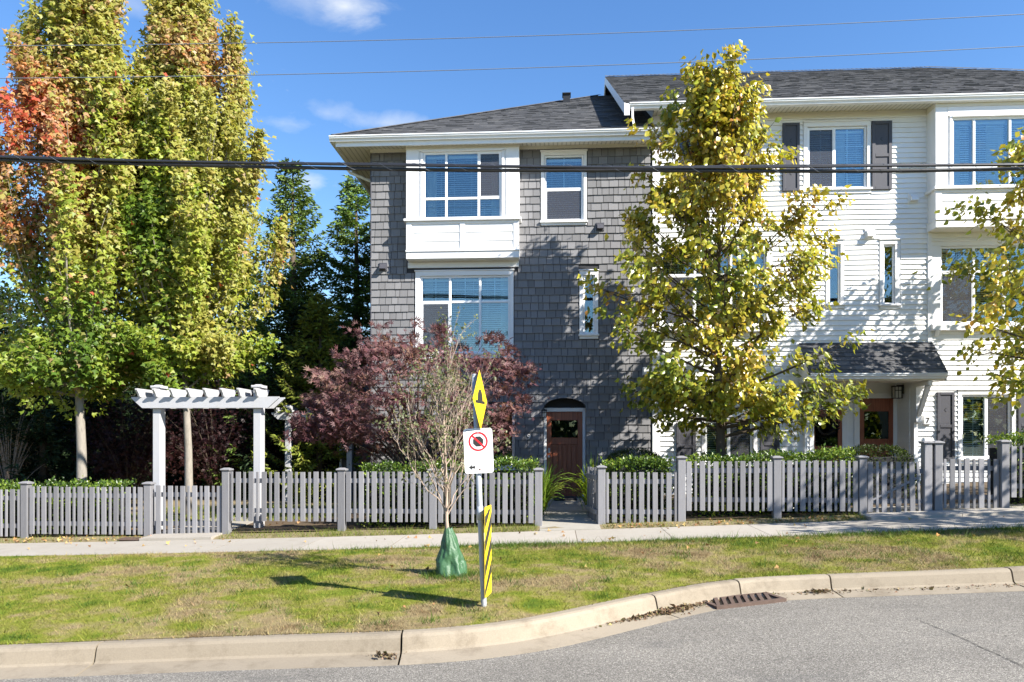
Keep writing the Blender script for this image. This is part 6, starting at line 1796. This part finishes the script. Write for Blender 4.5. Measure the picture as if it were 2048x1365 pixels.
# bag
NB, NZ = 72, 40; vs = []
bt = sxp(898, 1056); H = bt.z - sa.z
for j in range(NZ + 1):
    f = j / NZ; z = sa.z - .03 + (H + .03) * f
    r = .20 * (1 - .80 * f ** 1.35) if f > .06 else .20
    cx_ = sa.x + (bt.x - sa.x) * f ** 1.3 + (-.012 if f > .3 else 0)
    for k in range(NB):
        a = 2 * math.pi * k / NB
        ca_, sa_ = math.cos(a), math.sin(a)
        fold = 1 + .26 * mnoise.noise(Vector((ca_ * 1.6, sa_ * 1.6, f * 2.2))) + .16 * mnoise.noise(Vector((ca_ * 3.6 + 5, sa_ * 3.6, f * 5.5))) + .035 * math.sin(11 * a - 5 * f) * f + .05 * (abs(mnoise.noise(Vector((ca_ * 5, sa_ * 5 + 3, f * 11)))) - .2)
        if f < .12: fold += (.12 - f) * 1.3 * (.5 + .5 * math.sin(4 * a + 1.0))
        vs.append((cx_ + r * fold * math.cos(a), sa.y + .02 + r * fold * math.sin(a) * .9, z + .012 * math.sin(3 * a) * f))
fs = [(j * NB + k, j * NB + (k + 1) % NB, (j + 1) * NB + (k + 1) % NB, (j + 1) * NB + k) for j in range(NZ) for k in range(NB)]
q = MB(); q.idx(vs, fs); bg = q.build('watering_bag', M['bag'], smooth=True); props(bg, 'crumpled green plastic tree watering bag round the foot of the sapling', 'bag')

# hedges
def hedge(label, x0, x1, y0, y1, zf, h, n, size, cols, cat='hedge', name='laurel_hedge', kind='ovate', wid=.55, rnd=.03, group='hedges behind the fence', mat='gloss_leaf', dome=False):
    T = thing(name, ((x0 + x1) / 2, (y0 + y1) / 2, zf((x0 + x1) / 2)), label, cat, group)
    u = RNG.random((n, 3)); face = RNG.random(n)
    P = np.empty((n, 3)); X = x0 + (x1 - x0) * u[:, 0]; zg = np.vectorize(zf)(X)
    tp = face < .38; ft = (face >= .38) & (face < .85)
    if dome:
        th = RNG.uniform(0, 2 * math.pi, n); ph = np.arccos(RNG.uniform(0, 1, n)); e = .62
        sg = lambda v, p: np.sign(v) * np.abs(v) ** p
        dx, dy, dz = sg(np.cos(th), e) * np.sin(ph) ** e, sg(np.sin(th), e) * np.sin(ph) ** e, np.cos(ph) ** e
        P = np.stack([(x0 + x1) / 2 + dx * (x1 - x0) / 2, (y0 + y1) / 2 + dy * (y1 - y0) / 2, zf((x0 + x1) / 2) + dz * h], 1); out = np.stack([dx, dy, dz], 1)
    else:
        Y = np.where(ft, y0 + RNG.uniform(0, .12, n), y0 + (y1 - y0) * u[:, 1]); Z = np.where(tp, h - RNG.uniform(0, .10, n) + .035 * np.sin(X * 5.1) + .03 * np.sin(X * 11.3 + Y * 4), h * u[:, 2])
        P = np.stack([X, Y, zg + Z], 1); out = np.where(tp[:, None], [[0, 0, 1.0]], np.where(ft[:, None], [[0, -1.0, .25]], [[0, 0, .2]]))
    P += RNG.normal(size=P.shape) * rnd
    D = out * .7 + RNG.normal(size=(n, 3)) * .7
    C = jitter(palette(np.clip(.45 + .25 * n3(P, 4, 1.0) + .25 * RNG.normal(size=n), 0, 1), cols), .2)
    V, F, C = leaf_mesh(P, D, size * RNG.uniform(.6, 1.25, n), C, kind, wid)
    np_mesh('foliage', V, F, M[mat], T, C)
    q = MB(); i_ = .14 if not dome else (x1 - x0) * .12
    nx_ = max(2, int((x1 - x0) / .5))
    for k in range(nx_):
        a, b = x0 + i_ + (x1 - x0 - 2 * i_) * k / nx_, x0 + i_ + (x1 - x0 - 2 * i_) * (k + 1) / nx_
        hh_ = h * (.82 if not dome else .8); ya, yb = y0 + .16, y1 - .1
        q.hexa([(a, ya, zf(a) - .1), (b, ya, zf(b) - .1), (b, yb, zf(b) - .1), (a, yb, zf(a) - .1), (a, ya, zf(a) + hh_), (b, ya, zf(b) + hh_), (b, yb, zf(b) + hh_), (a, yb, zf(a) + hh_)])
    q.build('dark_core', M['mat'], T)  # near-black core stops see-through and paints the hedge's inner shade
    return T
LAUREL = [(0, (.03, .06, .012)), (.45, (.085, .15, .022)), (.75, (.18, .26, .035)), (1, (.28, .34, .06))]
BOX = [(0, (.02, .036, .010)), (.5, (.042, .066, .016)), (1, (.085, .11, .028))]
hz = lambda px, py, Y: pt(px, py, Y).z
zy = lambda Y: (lambda x: zyard(x, Y))
def HG(label, pxa, pxb, y0, y1, pytop, n, **kw):
    xa, xb = pt(pxa, 900, y0).x, pt(pxb, 900, y0).x; m = (pxa + pxb) / 2
    return hedge(label, xa, xb, y0, y1, zy(y0), hz(m, pytop, y0) - zyard((xa + xb) / 2, y0), int(n * 1.9), .062, LAUREL, **kw)
HG('laurel hedge behind the fence at the left, below the maple trunk', -120, 236, 13.62, 14.3, 971, 3600)
HG('laurel hedge behind the long fence, left of the door path', 720, 1072, 13.65, 14.35, 929, 3600)
HG('laurel hedge behind the short fence just right of the door path', 1208, 1345, 13.65, 14.2, 922, 1700)
HG('laurel hedge behind the fence under the yellow-green tree', 1385, 1716, 13.65, 14.5, 912, 3600)
HG('dark hedge behind the pickets at the right edge of the photo', 2018, 2200, 13.65, 14.6, 868, 1600)
for lb, pxa, pxb, y0, y1, pyt, n in (('low clipped box mound in front of the grey wall right of the brown door', 1200, 1345, 14.6, 15.5, 902, 5200), ('dark clipped box mound behind the sagging gate', 1700, 1852, 14.3, 15.3, 893, 5600)):
    xa, xb = pt(pxa, 900, y0).x, pt(pxb, 900, y0).x; zf = zy(y0)
    hedge(lb, xa, xb, y0, y1, zf, hz((pxa + pxb) / 2, pyt, y0 + .3) - zf((xa + xb) / 2), n, .042, BOX, 'shrub', 'box_shrub', 'two', .6, .018, 'clipped box shrubs', 'leaf', dome=True)

def strap_plant(label, px, py_top, Y, n, h, col, name='strap_leaf_plant', group='leafy plants beside the door path', spread=.55):
    x = pt(px, 900, Y).x; zg = zyard(x, Y) + .02; T = thing(name, (x, Y, zg), label, 'plant', group)
    vs, fs, cs = [], [], []
    for i in range(n):
        a = RNG.uniform(0, 2 * math.pi); L = h * RNG.uniform(.6, 1.15); k_ = RNG.uniform(.15, 1) * spread
        b0 = np.array([x + RNG.normal() * .05, Y + RNG.normal() * .05, zg + RNG.uniform(0, h * .35)]); dr = np.array([math.cos(a), math.sin(a), 0]); sd_ = np.array([-math.sin(a), math.cos(a), 0])
        n0 = len(vs); wd = RNG.uniform(.012, .024); seg = 6
        for j in range(seg + 1):
            t = j / seg; p = b0 + dr * (L * k_ * (t + .25 * t * t)) + np.array([0, 0, L * (1.05 * t - .75 * k_ * 1.5 * t ** 2.4)]); ww = wd * (1 - t ** 2 * .92) * (.6 + .4 * min(1, t * 4))
            vs += [p - sd_ * ww, p + sd_ * ww + np.array([0, 0, .006])]
        c = jitter(np.array([col]), .35)[0]
        for j in range(seg): fs.append((n0 + 2 * j, n0 + 2 * j + 1, n0 + 2 * j + 3, n0 + 2 * j + 2)); cs.append(c)
    np_mesh('foliage', vs, fs, M['leaf'], T, np.array(cs))
strap_plant('bright green arching plant left of the brown door', 1080, 914, 14.6, 260, .92, (.18, .27, .035), spread=.62)
strap_plant('bright green arching plant right of the brown door, behind the open gate', 1184, 915, 14.85, 240, .88, (.21, .29, .035), spread=.6)

# ------------------------------------------------------------------ grass, weeds, fallen leaves
def blades(name, X, Y, Z, H, Wd, col, lean=.5):
    n = len(X); a = RNG.uniform(0, 2 * math.pi, n); b = RNG.uniform(0, 2 * math.pi, n)
    B = np.stack([np.cos(a), np.sin(a), np.zeros(n)], 1) * (Wd / 2)[:, None]
    P = np.stack([X, Y, Z], 1); T_ = P + np.stack([np.cos(b) * H * lean, np.sin(b) * H * lean, H], 1)
    V = np.stack([P - B, P + B, T_], 1).reshape(-1, 3); F = np.arange(3 * n).reshape(-1, 3)
    return np_mesh(name, V, F, M['blades'] if name == 'lawn_grass' else M['grassblade'], None, col, kind='stuff')
n = 300000
X = RNG.uniform(-9, 9.5, n); u = RNG.random(n); yk_ = ykerb(X); Y = yk_ - .035 + (FRONT - yk_ + .04) * u
keep = (RNG.random(n) < .55 + .45 * (fnoise(X, Y, 1.7, 2.0) > -.1)); X, Y = X[keep], Y[keep]
Z = lawn_z(X, Y) - .004; n = len(X)
H = RNG.gamma(3.0, .0062, n) * (1 + .4 * (fnoise(X, Y, 2.2, 5.0) > .35)) + .005
blades('lawn_grass', X, Y, Z, H, RNG.uniform(.004, .0085, n), np.repeat(RNG.uniform(.35, 1.7, (n, 1)), 3, 1) * RNG.uniform(.9, 1.1, (n, 3)), .9)
# greener, longer grass: sidewalk edge, verge by the fence, round the bag, and scattered weed tufts
Xs, Ys, Hs = [], [], []
n = 26000; x = RNG.uniform(-4.6, 9.5, n); y = FRONT - np.abs(RNG.normal(0, .20, n)) + .02; k = RNG.random(n) < np.clip(.4 + .8 * fnoise(x, y * .3, 1.1, 3.0), .12, 1); Xs.append(x[k]); Ys.append(y[k]); Hs.append(RNG.gamma(4, .0125, k.sum()))
for _ in range(420):
    cx_ = RNG.uniform(-7.5, 8); cy_ = RNG.uniform(float(ykerb(cx_)) + .1, FRONT - .3); m_ = RNG.integers(8, 42); Xs.append(cx_ + RNG.normal(0, .07, m_)); Ys.append(cy_ + RNG.normal(0, .05, m_)); Hs.append(RNG.gamma(4, .012, m_))
m_ = 1500; a = RNG.uniform(0, 6.28, m_); r = .16 + np.abs(RNG.normal(0, .12, m_)); Xs.append(sa.x + r * np.cos(a)); Ys.append(sa.y + r * np.sin(a)); Hs.append(RNG.gamma(4, .012, m_))
X, Y, H = np.concatenate(Xs), np.concatenate(Ys), np.concatenate(Hs)
C = jitter(palette(RNG.random(len(X)), [(0, (.035, .075, .010)), (.6, (.075, .14, .018)), (1, (.14, .20, .03))]), .2)
blades('grass_tufts', X, Y, lawn_z(X, Y) - .004, H, RNG.uniform(.005, .011, len(X)), C, .7)
n = 22000; X = RNG.uniform(-12, 9.5, n); Y = 12.93 + np.abs(RNG.normal(0, .26, n)); inp = ((X > -7.5) & (X < -6.05)) | ((X > -.3) & (X < .83)) | (X > 5.3) & (X < 7.9)
g_ok = np.where(X < -6, .22, np.where(X < -.2, .85, np.where(X < 2, .4, np.where(X > 4.4, .9, .25)))) * (.6 + .6 * (fnoise(X, Y, 2.0) > 0))
k = (~inp) & (RNG.random(n) < g_ok); X, Y = X[k], Y[k]
C = jitter(palette(RNG.random(len(X)), [(0, (.08, .13, .018)), (.5, (.17, .22, .03)), (1, (.26, .24, .06))]), .2)
Zv = np.array([zyard(a, b) for a, b in zip(X, Y)]) - .04 + .02 * (Y > 13)
blades('verge_grass', X, Y, Zv, RNG.gamma(4, .014, len(X)) + .02, RNG.uniform(.005, .010, len(X)), C, .7)
# small lawn seen through the left gate
n = 12000; X = RNG.uniform(-9.6, -4.6, n); Y = RNG.uniform(14.9, 17.6, n); C = jitter(palette(RNG.random(n), [(0, (.10, .15, .02)), (1, (.24, .27, .05))]), .2)
blades('yard_grass', X, Y, np.array([zyard(a, b) for a, b in zip(X, Y)]), RNG.gamma(4, .014, n), RNG.uniform(.012, .022, n), C, .7)
mbq = MB()
# fallen leaves
pos = []
for _ in range(520):
    r = random.random()
    if r < .30: x, y = random.uniform(-12, -7.4), 12.95 + abs(random.gauss(0, .2)); z = zyard(x, y)
    elif r < .62: x, y = random.uniform(.9, 5.3), 12.95 + abs(random.gauss(0, .18)); z = zyard(x, y)
    elif r < .75: x, y = random.uniform(-9, 9), random.uniform(FRONT + .05, BACK - .05); z = zs(x) + .02
    elif r < .84: x = random.uniform(-6, 8); y = random.uniform(float(ykerb(x)) + .1, FRONT); z = float(lawn_z(x, y)) + .02
    else: x, y = random.uniform(-9.5, -5), random.uniform(14, 17); z = zyard(x, y) + .03
    pos.append((x, y, z + .012))
P = np.array(pos); D = RNG.normal(size=(len(P), 3)) * np.array([1, 1, .25])
S = RNG.uniform(.035, .085, len(P))
C = jitter(palette(RNG.random(len(P)), [(0, (.20, .11, .05)), (.4, (.36, .22, .10)), (.75, (.48, .34, .14)), (1, (.42, .20, .07))]), .25)
V, F, C = leaf_mesh(P, D, S, C, 'maple', .9, .18, .2); np_mesh('fallen_leaves', V, F, M['dryleaf'], None, C, kind='stuff')
# grit and leaf scraps swept into the gutter
pos = []
def gut_pt(x, d, h=.0):
    g = float(np.interp(x, xs_d, tang)); l = math.hypot(1, g); return (x + g / l * d, float(ykerb(x)) - d / l, zk(x) - .155 - .02 * (d - .2) / .3 + h)
for _ in range(2000):
    r = random.random()
    if r < .62: x = random.gauss(1.05, .30); d = .235 + abs(random.gauss(0, .07)) * max(.2, 1 - abs(x - 1.05)); h = .025 * math.exp(-((x - 1.05) / .3) ** 2) * random.random()
    elif r < .70: x = random.gauss(3.0, .07); d = .25 + abs(random.gauss(0, .04)); h = .02
    elif r < .76: x = random.gauss(-1.5, .05); d = .24 + abs(random.gauss(0, .05)); h = .01
    else: x = random.uniform(2.3, 6.5) ; d = .23 + abs(random.gauss(0, .06)); h = 0
    pos.append(gut_pt(x, d, h + .006))
P = np.array(pos); D = RNG.normal(size=(len(P), 3)) * np.array([1, 1, .4]); S = RNG.gamma(2.2, .0075, len(P)) + .006
C = jitter(palette(RNG.random(len(P)), [(0, (.10, .07, .045)), (.5, (.19, .13, .08)), (.85, (.29, .21, .13)), (1, (.13, .15, .03))]), .25)
V, F, C = leaf_mesh(P, D, S, C, 'two', .8, .2, .3); np_mesh('gutter_debris', V, F, M['dryleaf'], None, C, kind='stuff')
